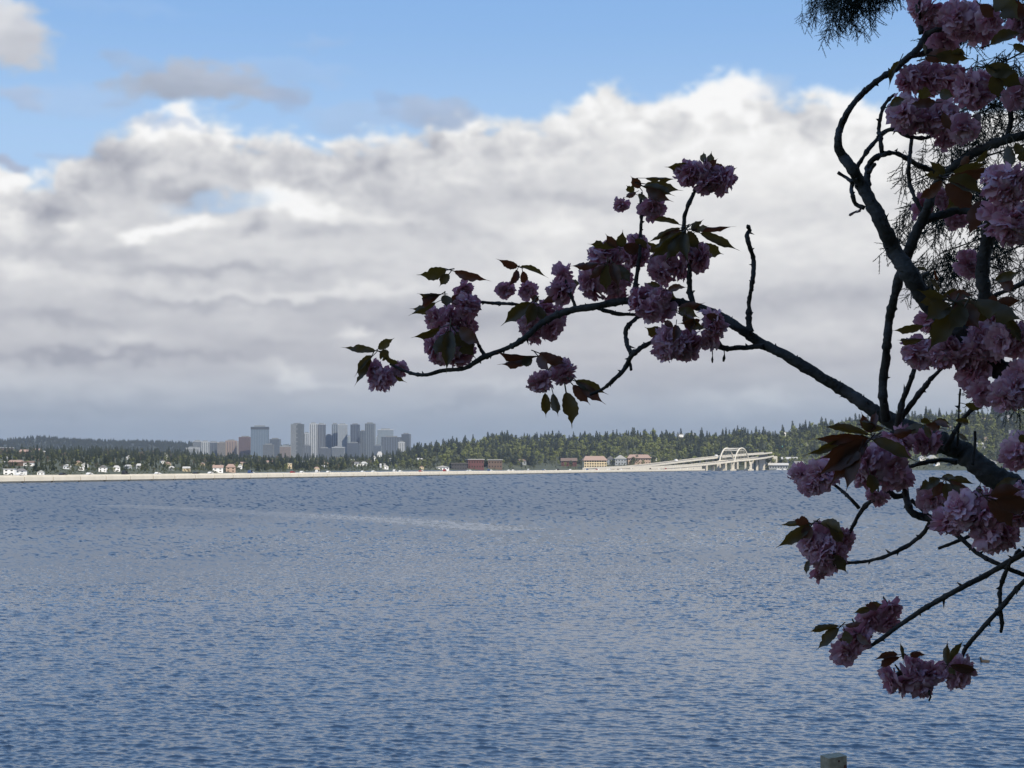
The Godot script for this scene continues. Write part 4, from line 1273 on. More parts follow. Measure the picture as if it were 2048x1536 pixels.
# branch lines as the photograph shows them: [depth at the first point, depth at the last, [x, y, width in pixels] ...]
const BRANCHES := [
	# the long limb that reaches left over the lake
	[2.95, 3.55, [2300, 1080, 104], [2150, 1010, 84], [2060, 985, 70], [1990, 955, 60], [1930, 908, 56], [1880, 885, 54], [1835, 866, 50], [1790, 846, 46], [1735, 812, 38], [1690, 783, 36], [1640, 753, 33], [1570, 710, 31], [1520, 685, 30], [1480, 657, 28], [1440, 632, 24], [1390, 612, 22], [1330, 602, 21], [1250, 602, 20], [1190, 613, 19], [1140, 621, 17], [1090, 642, 14], [1045, 680, 12], [1010, 698, 10], [968, 714, 12], [930, 736, 9], [885, 741, 9], [850, 750, 8], [815, 744, 7], [780, 728, 5]],
	[3.46, 3.5, [975, 716, 9], [962, 700, 8], [955, 684, 6], [948, 668, 4]],
	[3.5, 3.52, [1090, 622, 6], [1060, 613, 6], [1020, 608, 7], [985, 606, 7], [950, 604, 6], [925, 600, 4]],
	[3.35, 3.36, [1195, 616, 9], [1225, 626, 8], [1260, 629, 8], [1285, 628, 7], [1305, 622, 5]],
	[3.36, 3.3, [1278, 632, 8], [1256, 652, 9], [1251, 672, 9], [1256, 695, 10], [1264, 708, 10]],
	[3.28, 3.32, [1385, 660, 8], [1340, 672, 9], [1300, 686, 10], [1268, 706, 11], [1256, 724, 11], [1246, 742, 10], [1226, 760, 9], [1207, 777, 7], [1180, 790, 5]],
	[3.3, 3.3, [1257, 722, 7], [1261, 730, 6], [1262, 740, 6]],
	[3.2, 3.26, [1528, 692, 15], [1490, 695, 12], [1455, 697, 11], [1425, 690, 11], [1395, 689, 10], [1365, 680, 8]],
	[3.22, 3.22, [1424, 697, 3], [1425, 712, 2], [1424, 719, 6], [1425, 725, 3]],
	[3.21, 3.21, [1447, 697, 3], [1449, 708, 2], [1448, 716, 7], [1447, 723, 4]],
	[2.72, 2.72, [1860, 1376, 3], [1859, 1386, 5], [1861, 1394, 4], [1858, 1402, 3]],
	[3.22, 3.23, [1445, 694, 7], [1437, 682, 6], [1428, 668, 5]],
	[3.2, 3.18, [1503, 664, 16], [1498, 640, 11], [1499, 600, 10], [1505, 560, 10], [1507, 520, 9], [1499, 492, 9], [1494, 472, 9], [1499, 460, 9], [1495, 452, 7]],
	[3.26, 3.3, [1388, 616, 14], [1380, 580, 12], [1379, 540, 10], [1370, 490, 9], [1368, 440, 9], [1376, 412, 9], [1390, 382, 8], [1400, 360, 5]],
	[3.3, 3.34, [1276, 604, 10], [1272, 570, 9], [1279, 510, 8], [1281, 470, 8], [1283, 430, 8], [1282, 400, 7], [1284, 385, 4]],
	[3.4, 3.42, [1152, 616, 8], [1142, 592, 8], [1134, 570, 6], [1128, 552, 4]],
	# upright between the two limbs
	[2.98, 2.85, [1772, 838, 30], [1767, 800, 26], [1766, 760, 25], [1772, 720, 25], [1774, 680, 24], [1779, 640, 24], [1787, 600, 26], [1797, 560, 28], [1806, 535, 30]],
	[2.98, 2.9, [1796, 850, 22], [1800, 825, 14], [1806, 800, 12], [1818, 770, 12], [1830, 735, 10]],
	[2.98, 2.9, [1800, 838, 14], [1822, 810, 12], [1845, 780, 12], [1865, 755, 10], [1885, 735, 7]],
	# the bent limb
	[2.7, 2.85, [2300, 1060, 96], [2180, 930, 78], [2110, 850, 66], [2048, 785, 58], [1985, 725, 52], [1925, 670, 50], [1885, 632, 49], [1850, 598, 48], [1818, 548, 48], [1790, 500, 45], [1765, 450, 42], [1742, 405, 39], [1722, 368, 37], [1704, 338, 35], [1688, 315, 32], [1678, 298, 28], [1676, 278, 20], [1681, 255, 16], [1695, 225, 15], [1715, 198, 14], [1742, 172, 14], [1765, 155, 13], [1790, 138, 14], [1820, 112, 17], [1838, 95, 16], [1852, 72, 14], [1870, 60, 12], [1905, 58, 10], [1940, 50, 8], [1965, 42, 6]],
	[2.83, 2.84, [1842, 66, 10], [1840, 45, 9], [1836, 20, 9], [1834, -10, 8]],
	[2.84, 2.9, [1826, 112, 14], [1850, 105, 12], [1890, 95, 10], [1930, 78, 7]],
	[2.83, 2.88, [1714, 336, 12], [1728, 312, 9], [1748, 285, 9], [1768, 264, 9], [1790, 258, 9], [1820, 274, 9], [1850, 276, 8], [1885, 265, 7], [1910, 262, 5]],
	[2.84, 2.88, [1764, 305, 9], [1762, 285, 9], [1758, 262, 9], [1762, 230, 8], [1772, 205, 7], [1790, 188, 5]],
	[2.84, 2.95, [1736, 372, 16], [1734, 350, 14], [1738, 330, 12], [1750, 316, 12], [1768, 308, 12], [1790, 306, 11], [1815, 318, 11], [1845, 334, 11], [1880, 350, 10]],
	[2.84, 2.84, [1738, 345, 10], [1744, 336, 8], [1750, 328, 8]],
	[2.84, 2.86, [1704, 365, 10], [1690, 354, 8], [1676, 345, 7]],
	[2.86, 2.88, [1728, 415, 10], [1712, 408, 9], [1705, 392, 9], [1703, 375, 8], [1708, 360, 6]],
	# the limb that forks off and runs to the right edge
	[2.86, 2.7, [1806, 530, 34], [1818, 500, 32], [1832, 465, 32], [1846, 438, 32], [1858, 410, 26], [1868, 380, 22], [1885, 352, 20], [1915, 328, 23], [1960, 300, 25], [2010, 280, 27], [2060, 268, 29], [2180, 230, 36]],
	[2.85, 2.8, [1848, 440, 30], [1880, 432, 24], [1915, 420, 26], [1950, 424, 28], [1990, 440, 26], [2040, 460, 28]],
	[2.86, 2.9, [1850, 428, 10], [1832, 402, 9], [1820, 368, 9], [1817, 335, 9], [1821, 300, 9], [1825, 265, 7]],
	[2.8, 2.75, [2010, 285, 14], [2020, 250, 12], [2024, 210, 11], [2032, 170, 10], [2060, 150, 9]],
	[2.95, 2.9, [2010, 700, 44], [1985, 650, 42], [1972, 600, 40], [1965, 540, 38], [1975, 480, 42], [1990, 430, 40], [2030, 360, 30]],
	[2.8, 2.75, [1985, 592, 8], [2015, 580, 10], [2048, 565, 12], [2100, 540, 14]],
	[2.85, 2.75, [1870, 592, 9], [1848, 570, 9], [1846, 552, 8], [1858, 545, 5]],
	# twigs about the foot of the long limb
	[2.95, 2.9, [1890, 900, 16], [1905, 872, 11], [1925, 840, 10], [1950, 812, 9], [1972, 790, 7], [1990, 770, 5]],
	[2.94, 2.94, [1915, 892, 6], [1917, 850, 5], [1918, 810, 5], [1921, 778, 4]],
	[2.94, 2.95, [1945, 930, 8], [1950, 890, 6], [1950, 862, 5]],
	[2.96, 2.96, [1915, 924, 12], [1880, 920, 11], [1845, 926, 10], [1815, 934, 8], [1785, 934, 6]],
	[2.9, 2.7, [1788, 862, 26], [1790, 910, 22], [1800, 950, 18], [1810, 975, 16], [1813, 1000, 18], [1824, 1025, 18], [1850, 1036, 16], [1876, 1040, 14], [1910, 1066, 11], [1955, 1106, 10], [2000, 1130, 10], [2050, 1150, 10], [2120, 1170, 10]],
	[2.9, 2.9, [1812, 990, 14], [1790, 992, 13], [1775, 978, 11], [1765, 965, 9]],
	[2.9, 2.95, [1778, 982, 11], [1750, 996, 10], [1724, 1020, 9], [1708, 1048, 9], [1695, 1072, 7]],
	[2.93, 2.95, [1718, 1016, 8], [1700, 996, 8], [1680, 978, 7], [1660, 962, 5]],
	[2.86, 2.95, [1862, 1042, 9], [1845, 1068, 9], [1815, 1092, 9], [1770, 1112, 8], [1735, 1122, 8], [1690, 1126, 7], [1660, 1122, 5]],
	[2.8, 2.8, [1960, 1060, 8], [1930, 1076, 8], [1895, 1090, 8], [1876, 1097, 6]],
	[2.85, 2.8, [1822, 1000, 9], [1845, 1020, 8], [1862, 1035, 7]],
	[2.6, 2.8, [2250, 1040, 26], [2140, 1065, 20], [2050, 1106, 15], [1985, 1143, 13], [1915, 1180, 12], [1850, 1216, 11], [1800, 1250, 10], [1765, 1276, 9], [1735, 1296, 7]],
	[2.6, 2.75, [2250, 1060, 24], [2140, 1100, 16], [2052, 1160, 11], [2005, 1212, 11], [1960, 1262, 10], [1932, 1296, 9], [1918, 1330, 7], [1905, 1350, 4]],
	[2.66, 2.7, [2040, 1100, 9], [2018, 1130, 9], [2002, 1170, 9], [2000, 1205, 9], [2004, 1245, 9], [2002, 1264, 7]],
]

# blossom clusters: [x, y, half width, half height, depth]
const CLUSTERS := [
	[746, 738, 18, 18, 3.55], [764, 758, 30, 22, 3.55], [800, 738, 14, 12, 3.57], [926, 578, 20, 20, 3.5], [930, 612, 28, 24, 3.48], [884, 640, 36, 30, 3.5], [925, 652, 30, 24, 3.52], [902, 694, 55, 48, 3.48],
	[1012, 580, 20, 18, 3.52], [1056, 580, 20, 20, 3.5], [1126, 548, 18, 20, 3.42], [1120, 580, 26, 24, 3.42], [1080, 642, 56, 46, 3.46], [1086, 764, 32, 26, 3.4], [1125, 745, 28, 30, 3.4],
	[1212, 564, 60, 48, 3.38], [1212, 512, 42, 34, 3.36], [1268, 510, 34, 34, 3.34], [1335, 535, 44, 34, 3.3], [1390, 512, 34, 36, 3.28], [1305, 606, 50, 42, 3.26], [1336, 690, 40, 38, 3.2], [1376, 688, 32, 34, 3.22], [1428, 648, 24, 30, 3.18], [1418, 682, 18, 18, 3.2],
	[1374, 348, 30, 28, 3.3], [1408, 356, 36, 34, 3.3], [1444, 362, 28, 26, 3.3], [1306, 414, 24, 22, 3.32], [1242, 410, 12, 11, 3.34],
	[1632, 1085, 50, 42, 2.95], [1655, 1110, 42, 36, 2.93], [1640, 1138, 22, 18, 2.95], [1686, 1080, 18, 20, 2.95],
	[1778, 1216, 20, 22, 2.8], [1742, 1240, 26, 20, 2.8], [1775, 1248, 20, 18, 2.8], [1720, 1272, 34, 24, 2.8], [1690, 1304, 28, 24, 2.8],
	[1808, 1352, 50, 38, 2.74], [1862, 1346, 24, 26, 2.74], [1915, 1345, 30, 30, 2.72], [1846, 1378, 20, 14, 2.72],
	[1760, 930, 66, 50, 2.78], [1700, 920, 44, 34, 2.82], [1648, 950, 34, 30, 2.9], [1600, 950, 18, 16, 2.92], [1625, 972, 24, 18, 2.9], [1800, 878, 32, 26, 2.9], [1854, 882, 32, 28, 2.92], [1755, 992, 16, 14, 2.9], [1800, 960, 20, 18, 2.84],
	[1950, 1022, 70, 46, 2.6], [1990, 1068, 50, 36, 2.6], [1905, 1040, 34, 34, 2.64], [1865, 1000, 26, 22, 2.8], [2035, 1010, 44, 50, 2.55], [2034, 905, 28, 36, 2.6],
	[1838, 706, 32, 34, 2.75], [1900, 706, 56, 40, 2.72], [1965, 690, 52, 42, 2.7], [1862, 640, 24, 26, 2.78], [1945, 745, 34, 28, 2.72], [2020, 680, 46, 44, 2.66], [1990, 630, 30, 30, 2.7], [2024, 790, 48, 44, 2.62], [1966, 786, 26, 24, 2.68], [2036, 750, 30, 30, 2.64],
	[2008, 370, 46, 50, 2.25], [2030, 450, 56, 48, 2.25], [1996, 440, 34, 44, 2.28],
	[1822, 232, 52, 46, 2.8], [1880, 236, 46, 44, 2.8], [1836, 160, 50, 36, 2.84], [1948, 180, 46, 44, 2.78], [1900, 160, 36, 34, 2.82], [1926, 256, 28, 26, 2.74], [1896, 275, 22, 20, 2.8],
	[1920, 34, 50, 46, 2.8], [1960, 60, 44, 26, 2.8], [1980, 40, 26, 28, 2.76], [1850, 14, 40, 30, 2.84], [1860, 42, 20, 18, 2.84], [2042, 45, 20, 30, 2.7], [1890, 80, 30, 16, 2.86],
	[1845, 412, 26, 24, 2.95], [1890, 396, 24, 20, 2.95], [1912, 440, 22, 22, 2.95], [1938, 528, 20, 26, 2.95], [2040, 190, 18, 26, 2.7],
]

# leaves: [base x, base y, tip x, tip y, width, depth]
const LEAVES := [
	[752, 702, 686, 696, 18, 3.55], [756, 698, 789, 676, 19, 3.55], [746, 712, 710, 745, 16, 3.54], [742, 716, 712, 770, 20, 3.53], [760, 704, 780, 716, 26, 3.53], [770, 716, 800, 728, 12, 3.53],
	[893, 540, 838, 550, 28, 3.48], [898, 548, 880, 572, 20, 3.47], [908, 542, 975, 564, 21, 3.48], [882, 588, 832, 592, 14, 3.46], [880, 590, 836, 614, 24, 3.46], [872, 605, 821, 631, 14, 3.46], [890, 590, 892, 615, 24, 3.45], [880, 655, 823, 674, 18, 3.44], [900, 660, 893, 742, 30, 3.42], [912, 664, 950, 715, 36, 3.42], [890, 668, 868, 712, 26, 3.43], [918, 656, 958, 690, 30, 3.42],
	[1035, 533, 998, 522, 18, 3.48], [1040, 534, 1094, 549, 12, 3.48], [1034, 540, 1022, 572, 18, 3.46], [1045, 542, 1052, 570, 18, 3.46], [1062, 605, 1006, 648, 28, 3.42], [1068, 606, 1058, 650, 28, 3.41], [1078, 600, 1060, 596, 16, 3.42], [1085, 606, 1140, 590, 20, 3.42], [1076, 612, 1092, 650, 20, 3.4],
	[1070, 712, 988, 712, 22, 3.36], [1066, 714, 996, 738, 20, 3.36], [1064, 716, 1038, 730, 22, 3.36], [1078, 706, 1132, 728, 24, 3.36], [1076, 712, 1100, 744, 24, 3.35], [1090, 786, 1093, 834, 21, 3.34], [1106, 786, 1116, 830, 20, 3.34], [1132, 784, 1144, 852, 34, 3.33], [1146, 770, 1178, 808, 24, 3.33], [1150, 762, 1212, 788, 24, 3.34], [1156, 764, 1208, 806, 22, 3.34],
	[1196, 528, 1142, 532, 18, 3.3], [1232, 496, 1178, 488, 18, 3.3], [1236, 494, 1212, 468, 20, 3.3], [1240, 494, 1244, 466, 22, 3.3], [1246, 492, 1286, 500, 26, 3.3], [1215, 528, 1212, 584, 26, 3.28], [1225, 526, 1238, 572, 24, 3.28], [1210, 530, 1176, 560, 18, 3.28], [1230, 530, 1262, 565, 26, 3.29], [1270, 478, 1296, 500, 20, 3.3],
	[1272, 384, 1250, 396, 14, 3.32], [1280, 376, 1262, 354, 20, 3.32], [1286, 372, 1346, 392, 20, 3.3], [1290, 368, 1362, 380, 22, 3.31], [1290, 356, 1352, 358, 12, 3.32], [1292, 376, 1340, 402, 24, 3.3], [1268, 384, 1254, 372, 18, 3.31], [1300, 380, 1316, 405, 26, 3.3], [1276, 390, 1296, 396, 14, 3.3],
	[1360, 450, 1298, 436, 13, 3.26], [1362, 456, 1294, 482, 14, 3.26], [1364, 460, 1318, 478, 12, 3.26], [1366, 462, 1300, 520, 26, 3.24], [1368, 464, 1330, 522, 28, 3.24], [1372, 466, 1372, 520, 24, 3.24], [1376, 462, 1398, 500, 24, 3.24], [1385, 458, 1466, 456, 13, 3.26], [1400, 466, 1476, 496, 20, 3.25], [1384, 462, 1404, 442, 18, 3.26], [1392, 464, 1418, 452, 14, 3.26], [1356, 466, 1304, 500, 18, 3.25], [1410, 326, 1408, 304, 16, 3.28], [1414, 328, 1424, 306, 18, 3.28], [1420, 330, 1432, 320, 14, 3.28],
	[1336, 580, 1370, 574, 16, 3.22], [1320, 572, 1290, 566, 12, 3.22], [1356, 618, 1404, 606, 20, 3.2], [1356, 622, 1396, 634, 24, 3.2], [1372, 630, 1384, 664, 26, 3.18], [1366, 632, 1410, 660, 22, 3.18], [1352, 650, 1350, 684, 20, 3.16], [1346, 654, 1326, 640, 14, 3.17], [1412, 630, 1444, 640, 18, 3.15], [1400, 640, 1360, 648, 16, 3.17],
	[1625, 1048, 1556, 1050, 12, 2.93], [1618, 1046, 1588, 1040, 24, 2.92], [1620, 1050, 1556, 1094, 26, 2.92], [1640, 1046, 1692, 1060, 28, 2.92], [1622, 1052, 1604, 1078, 26, 2.91], [1668, 1110, 1694, 1144, 26, 2.9], [1618, 1120, 1612, 1150, 12, 2.92], [1660, 1056, 1690, 1086, 24, 2.91],
	[1680, 1252, 1618, 1264, 15, 2.78], [1678, 1256, 1632, 1296, 26, 2.78], [1690, 1252, 1726, 1244, 12, 2.78], [1690, 1262, 1700, 1290, 24, 2.77], [1738, 1216, 1766, 1208, 18, 2.77], [1740, 1218, 1708, 1226, 14, 2.78], [1756, 1216, 1728, 1210, 20, 2.76], [1715, 1268, 1740, 1290, 18, 2.77],
	[1796, 1310, 1750, 1316, 14, 2.71], [1800, 1314, 1752, 1336, 18, 2.71], [1806, 1320, 1800, 1284, 8, 2.71], [1820, 1310, 1850, 1310, 14, 2.71], [1898, 1326, 1925, 1280, 16, 2.69], [1894, 1328, 1892, 1286, 16, 2.69], [1900, 1330, 1960, 1342, 20, 2.69], [1898, 1334, 1910, 1352, 14, 2.68],
	[1740, 870, 1642, 848, 18, 2.74], [1738, 876, 1626, 880, 26, 2.73], [1736, 880, 1640, 920, 36, 2.72], [1734, 884, 1640, 950, 40, 2.72], [1730, 890, 1660, 970, 34, 2.71], [1744, 862, 1752, 818, 16, 2.75], [1742, 866, 1720, 826, 20, 2.75], [1724, 850, 1756, 858, 20, 2.75], [1745, 880, 1832, 914, 30, 2.72], [1680, 880, 1616, 910, 18, 2.73], [1720, 900, 1690, 980, 30, 2.7], [1740, 948, 1745, 990, 28, 2.74], [1768, 856, 1720, 840, 24, 2.76], [1806, 864, 1850, 848, 22, 2.85], [1825, 860, 1780, 872, 22, 2.84],
	[1860, 850, 1905, 842, 16, 2.88], [1862, 848, 1840, 838, 14, 2.88], [1880, 856, 1846, 848, 18, 2.87], [1868, 844, 1902, 858, 16, 2.87], [1850, 852, 1862, 880, 14, 2.86], [1910, 840, 1940, 846, 14, 2.88], [1930, 808, 1968, 818, 16, 2.88], [1918, 868, 1938, 882, 10, 2.88],
	[1880, 958, 1836, 982, 24, 2.66], [1884, 956, 1912, 956, 14, 2.66], [1890, 960, 1950, 968, 18, 2.66], [1886, 964, 1864, 996, 22, 2.65], [1892, 966, 1900, 1006, 30, 2.64], [1900, 962, 1948, 990, 24, 2.64], [1905, 970, 1936, 1002, 24, 2.63], [1960, 970, 1952, 1000, 16, 2.6], [1988, 985, 2040, 952, 24, 2.52], [1980, 990, 2048, 980, 30, 2.5], [1990, 1000, 2058, 1020, 40, 2.5], [1975, 1000, 2030, 1060, 34, 2.52],
	[1848, 652, 1784, 660, 20, 2.7], [1846, 678, 1788, 686, 16, 2.7], [1900, 610, 1852, 640, 40, 2.66], [1905, 612, 1860, 700, 46, 2.65], [1908, 606, 1960, 660, 44, 2.65], [1912, 604, 2000, 630, 44, 2.64], [1890, 604, 1836, 580, 24, 2.68], [1894, 600, 1946, 588, 26, 2.67], [1950, 600, 2046, 640, 44, 2.62], [1870, 600, 1840, 606, 20, 2.7], [1880, 598, 1918, 576, 14, 2.72], [1860, 586, 1856, 556, 8, 2.74], [1990, 610, 2044, 600, 24, 2.64], [2010, 630, 2046, 690, 24, 2.62], [1930, 612, 1900, 660, 40, 2.63], [1990, 560, 2040, 545, 20, 2.7], [2000, 540, 2020, 590, 26, 2.7], [1985, 590, 1990, 620, 24, 2.68],
	[1800, 122, 1775, 170, 14, 2.8], [1850, 118, 1910, 104, 30, 2.76], [1870, 112, 1940, 118, 30, 2.75], [1930, 110, 1900, 98, 20, 2.75], [1970, 135, 2035, 146, 34, 2.68], [1985, 150, 2000, 196, 36, 2.68], [1990, 140, 2046, 170, 40, 2.67], [1880, 185, 1906, 192, 24, 2.72], [1862, 190, 1836, 182, 26, 2.72], [1885, 225, 1902, 262, 20, 2.7], [1950, 228, 1962, 244, 16, 2.7], [1870, 205, 1820, 206, 24, 2.73], [1780, 212, 1812, 196, 20, 2.74], [1850, 108, 1846, 84, 9, 2.8], [1980, 90, 2046, 60, 30, 2.66], [2000, 20, 2060, 30, 44, 2.62], [1990, -10, 2040, 40, 46, 2.62], [1960, 10, 1990, 35, 30, 2.65], [2026, 90, 2060, 100, 20, 2.66],
	[1890, 350, 1860, 320, 20, 2.76], [1905, 345, 1975, 328, 26, 2.6], [1900, 352, 1990, 340, 30, 2.58], [1895, 360, 1970, 380, 40, 2.56], [1890, 368, 1950, 420, 44, 2.56], [1885, 362, 1836, 400, 26, 2.6], [1880, 356, 1848, 350, 20, 2.62], [1920, 330, 1940, 310, 16, 2.62], [2015, 290, 2024, 340, 26, 2.58], [2030, 285, 2056, 330, 24, 2.55], [1960, 400, 1940, 470, 34, 2.56], [1975, 300, 1950, 330, 14, 2.6], [1930, 380, 1890, 420, 30, 2.6], [1716, 420, 1692, 434, 6, 2.86], [1720, 418, 1706, 428, 4, 2.86],
	[1858, 555, 1880, 590, 10, 2.8], [1876, 560, 1868, 540, 7, 2.8], [1854, 540, 1830, 534, 8, 2.82], [2040, 870, 2052, 890, 16, 2.55],
]

# one petal: an oval blade, notched and frilled at the rim, cupped; u runs outwards
func petal_to(verts: PackedVector3Array, index: PackedInt32Array, colors: PackedColorArray, t: Transform3D, length: float, width: float, cup: float, r: RandomNumberGenerator, tone: float) -> void:
	var base := verts.size()
	var rows := [[0.0, 0.12], [0.45, 0.72], [0.8, 1.0]]
	for q in rows:
		for s in [-1.0, 0.0, 1.0]:
			var y: float = q[0] * length
			var z: float = cup * q[0] * q[0] * length - (0.10 * length * q[1] if s == 0.0 else 0.0) + r.randfn(0.0, 0.02) * length
			verts.append(t * Vector3(s * q[1] * width * 0.5, y, z))
			colors.append(petal_low.lerp(petal_high, clampf(tone + q[0] * 0.35 + r.randfn(0.0, 0.05), 0.0, 1.0)))
	for k in 2:
		var a := base + k * 3
		index.append_array(PackedInt32Array([a, a + 3, a + 1, a + 1, a + 3, a + 4, a + 1, a + 4, a + 2, a + 2, a + 4, a + 5]))
	# teeth of the rim
	var rim := verts.size()
	for k in 5:
		var s := lerpf(-0.95, 0.95, k / 4.0)
		var y := length * (1.0 + r.randf_range(-0.06, 0.10) - 0.16 * s * s - (0.12 if k == 2 else 0.0))
		verts.append(t * Vector3(s * width * 0.5 * 0.92, y, cup * length * 1.05 + r.randfn(0.0, 0.07) * length))
		colors.append(petal_low.lerp(petal_high, clampf(tone + 0.4, 0.0, 1.0)))
	var a := base + 6
	index.append_array(PackedInt32Array([a, rim, rim + 1, a, rim + 1, a + 1, a + 1, rim + 1, rim + 2, a + 1, rim + 2, rim + 3, a + 1, rim + 3, a + 2, a + 2, rim + 3, rim + 4]))

# a double blossom about 5 cm across that opens towards +Y, on a thin stalk
func blossom_mesh(seed_: int, open: float, dark: float) -> ArrayMesh:
	var r := RandomNumberGenerator.new()
	r.seed = seed_
	var verts := PackedVector3Array()
	var index := PackedInt32Array()
	var colors := PackedColorArray()
	var rings := [[8, 1.62, 0.026, 0.019], [9, 1.25, 0.026, 0.018], [9, 0.92, 0.024, 0.017], [7, 0.58, 0.022, 0.015], [5, 0.25, 0.019, 0.013]]
	for q in rings:
		for k in q[0]:
			var a: float = TAU * (k + r.randf_range(-0.35, 0.35)) / q[0] + q[1]
			var lean: float = q[1] * open + r.randfn(0.0, 0.14)
			var b := Basis(Vector3.UP, a) * Basis(Vector3.RIGHT, lean) * Basis(Vector3.UP, r.randfn(0.0, 0.35))
			petal_to(verts, index, colors, Transform3D(b, Vector3(0, -0.006, 0)), q[2] * r.randf_range(0.85, 1.12), q[3] * r.randf_range(0.85, 1.15), r.randf_range(-0.25, 0.3), r, r.randf_range(0.15, 0.65) - dark)
	# stalk and cup
	var n := verts.size()
	var p0 := Vector3(0, -0.004, 0)
	var p1 := Vector3(r.randf_range(-0.006, 0.006), -0.03, r.randf_range(-0.006, 0.006))
	for k in 4:
		var o := Vector3(cos(TAU * k / 4), 0, sin(TAU * k / 4))
		verts.append(p0 + o * 0.004)
		verts.append(p1 + o * 0.0012)
		colors.append(Color(0.10, 0.05, 0.035))
		colors.append(Color(0.09, 0.08, 0.035))
	for k in 4:
		var i := n + 2 * k
		var j := n + 2 * ((k + 1) % 4)
		index.append_array(PackedInt32Array([i, j, i + 1, j, j + 1, i + 1]))
	return indexed(verts, index, colors)

# a leaf of length 1 along +Y: oval with a drawn-out tip, saw-toothed rim, folded along the midrib, arched
func leaf_mesh(seed_: int) -> ArrayMesh:
	var r := RandomNumberGenerator.new()
	r.seed = seed_
	var verts := PackedVector3Array()
	var index := PackedInt32Array()
	var n := 15
	var bend := r.randf_range(-0.25, 0.25)
	var fold := r.randf_range(0.12, 0.45)
	var droop := r.randf_range(-0.1, 0.32)
	var bite := r.randi_range(4, 10) if seed_ % 3 == 0 else -1
	for k in n:
		var f := k / float(n - 1)
		var w := 0.5 * pow(maxf(sin(PI * pow(f, 0.86)), 0.0), 0.75)
		if f > 0.66:
			w = lerpf(w, 0.02, smoothstep(0.58, 0.9, f)) * (1.0 if k < n - 1 else 0.0)
		var wave := 0.05 * sin(f * 17.0 + seed_) * w
		var mid := Vector3(bend * 0.35 * sin(PI * f), f, -droop * f * f)
		for s in [-1.0, 1.0]:
			var ww := w * (1.0 + (0.07 if k % 2 else -0.03))
			if k == bite and s > 0:
				ww *= 0.45
			verts.append(mid + Vector3(s * ww, 0.0, fold * ww + wave * s))
			if s < 0.0:
				verts.append(mid)
	for k in n - 1:
		var a := k * 3
		index.append_array(PackedInt32Array([a, a + 3, a + 1, a + 1, a + 3, a + 4, a + 1, a + 4, a + 2, a + 2, a + 4, a + 5]))
	# the stalk
	var i := verts.size()
	for p in [Vector3(-0.05, -0.26, 0.03), Vector3(0.05, -0.26, 0.03), Vector3(-0.05, 0.04, 0.005), Vector3(0.05, 0.04, 0.005), Vector3(0, -0.26, 0.065), Vector3(0, 0.04, 0.04)]:
		verts.append(p)
	index.append_array(PackedInt32Array([i, i + 1, i + 2, i + 1, i + 3, i + 2, i, i + 2, i + 4, i + 2, i + 5, i + 4, i + 1, i + 4, i + 3, i + 3, i + 4, i + 5]))
	return indexed(verts, index)

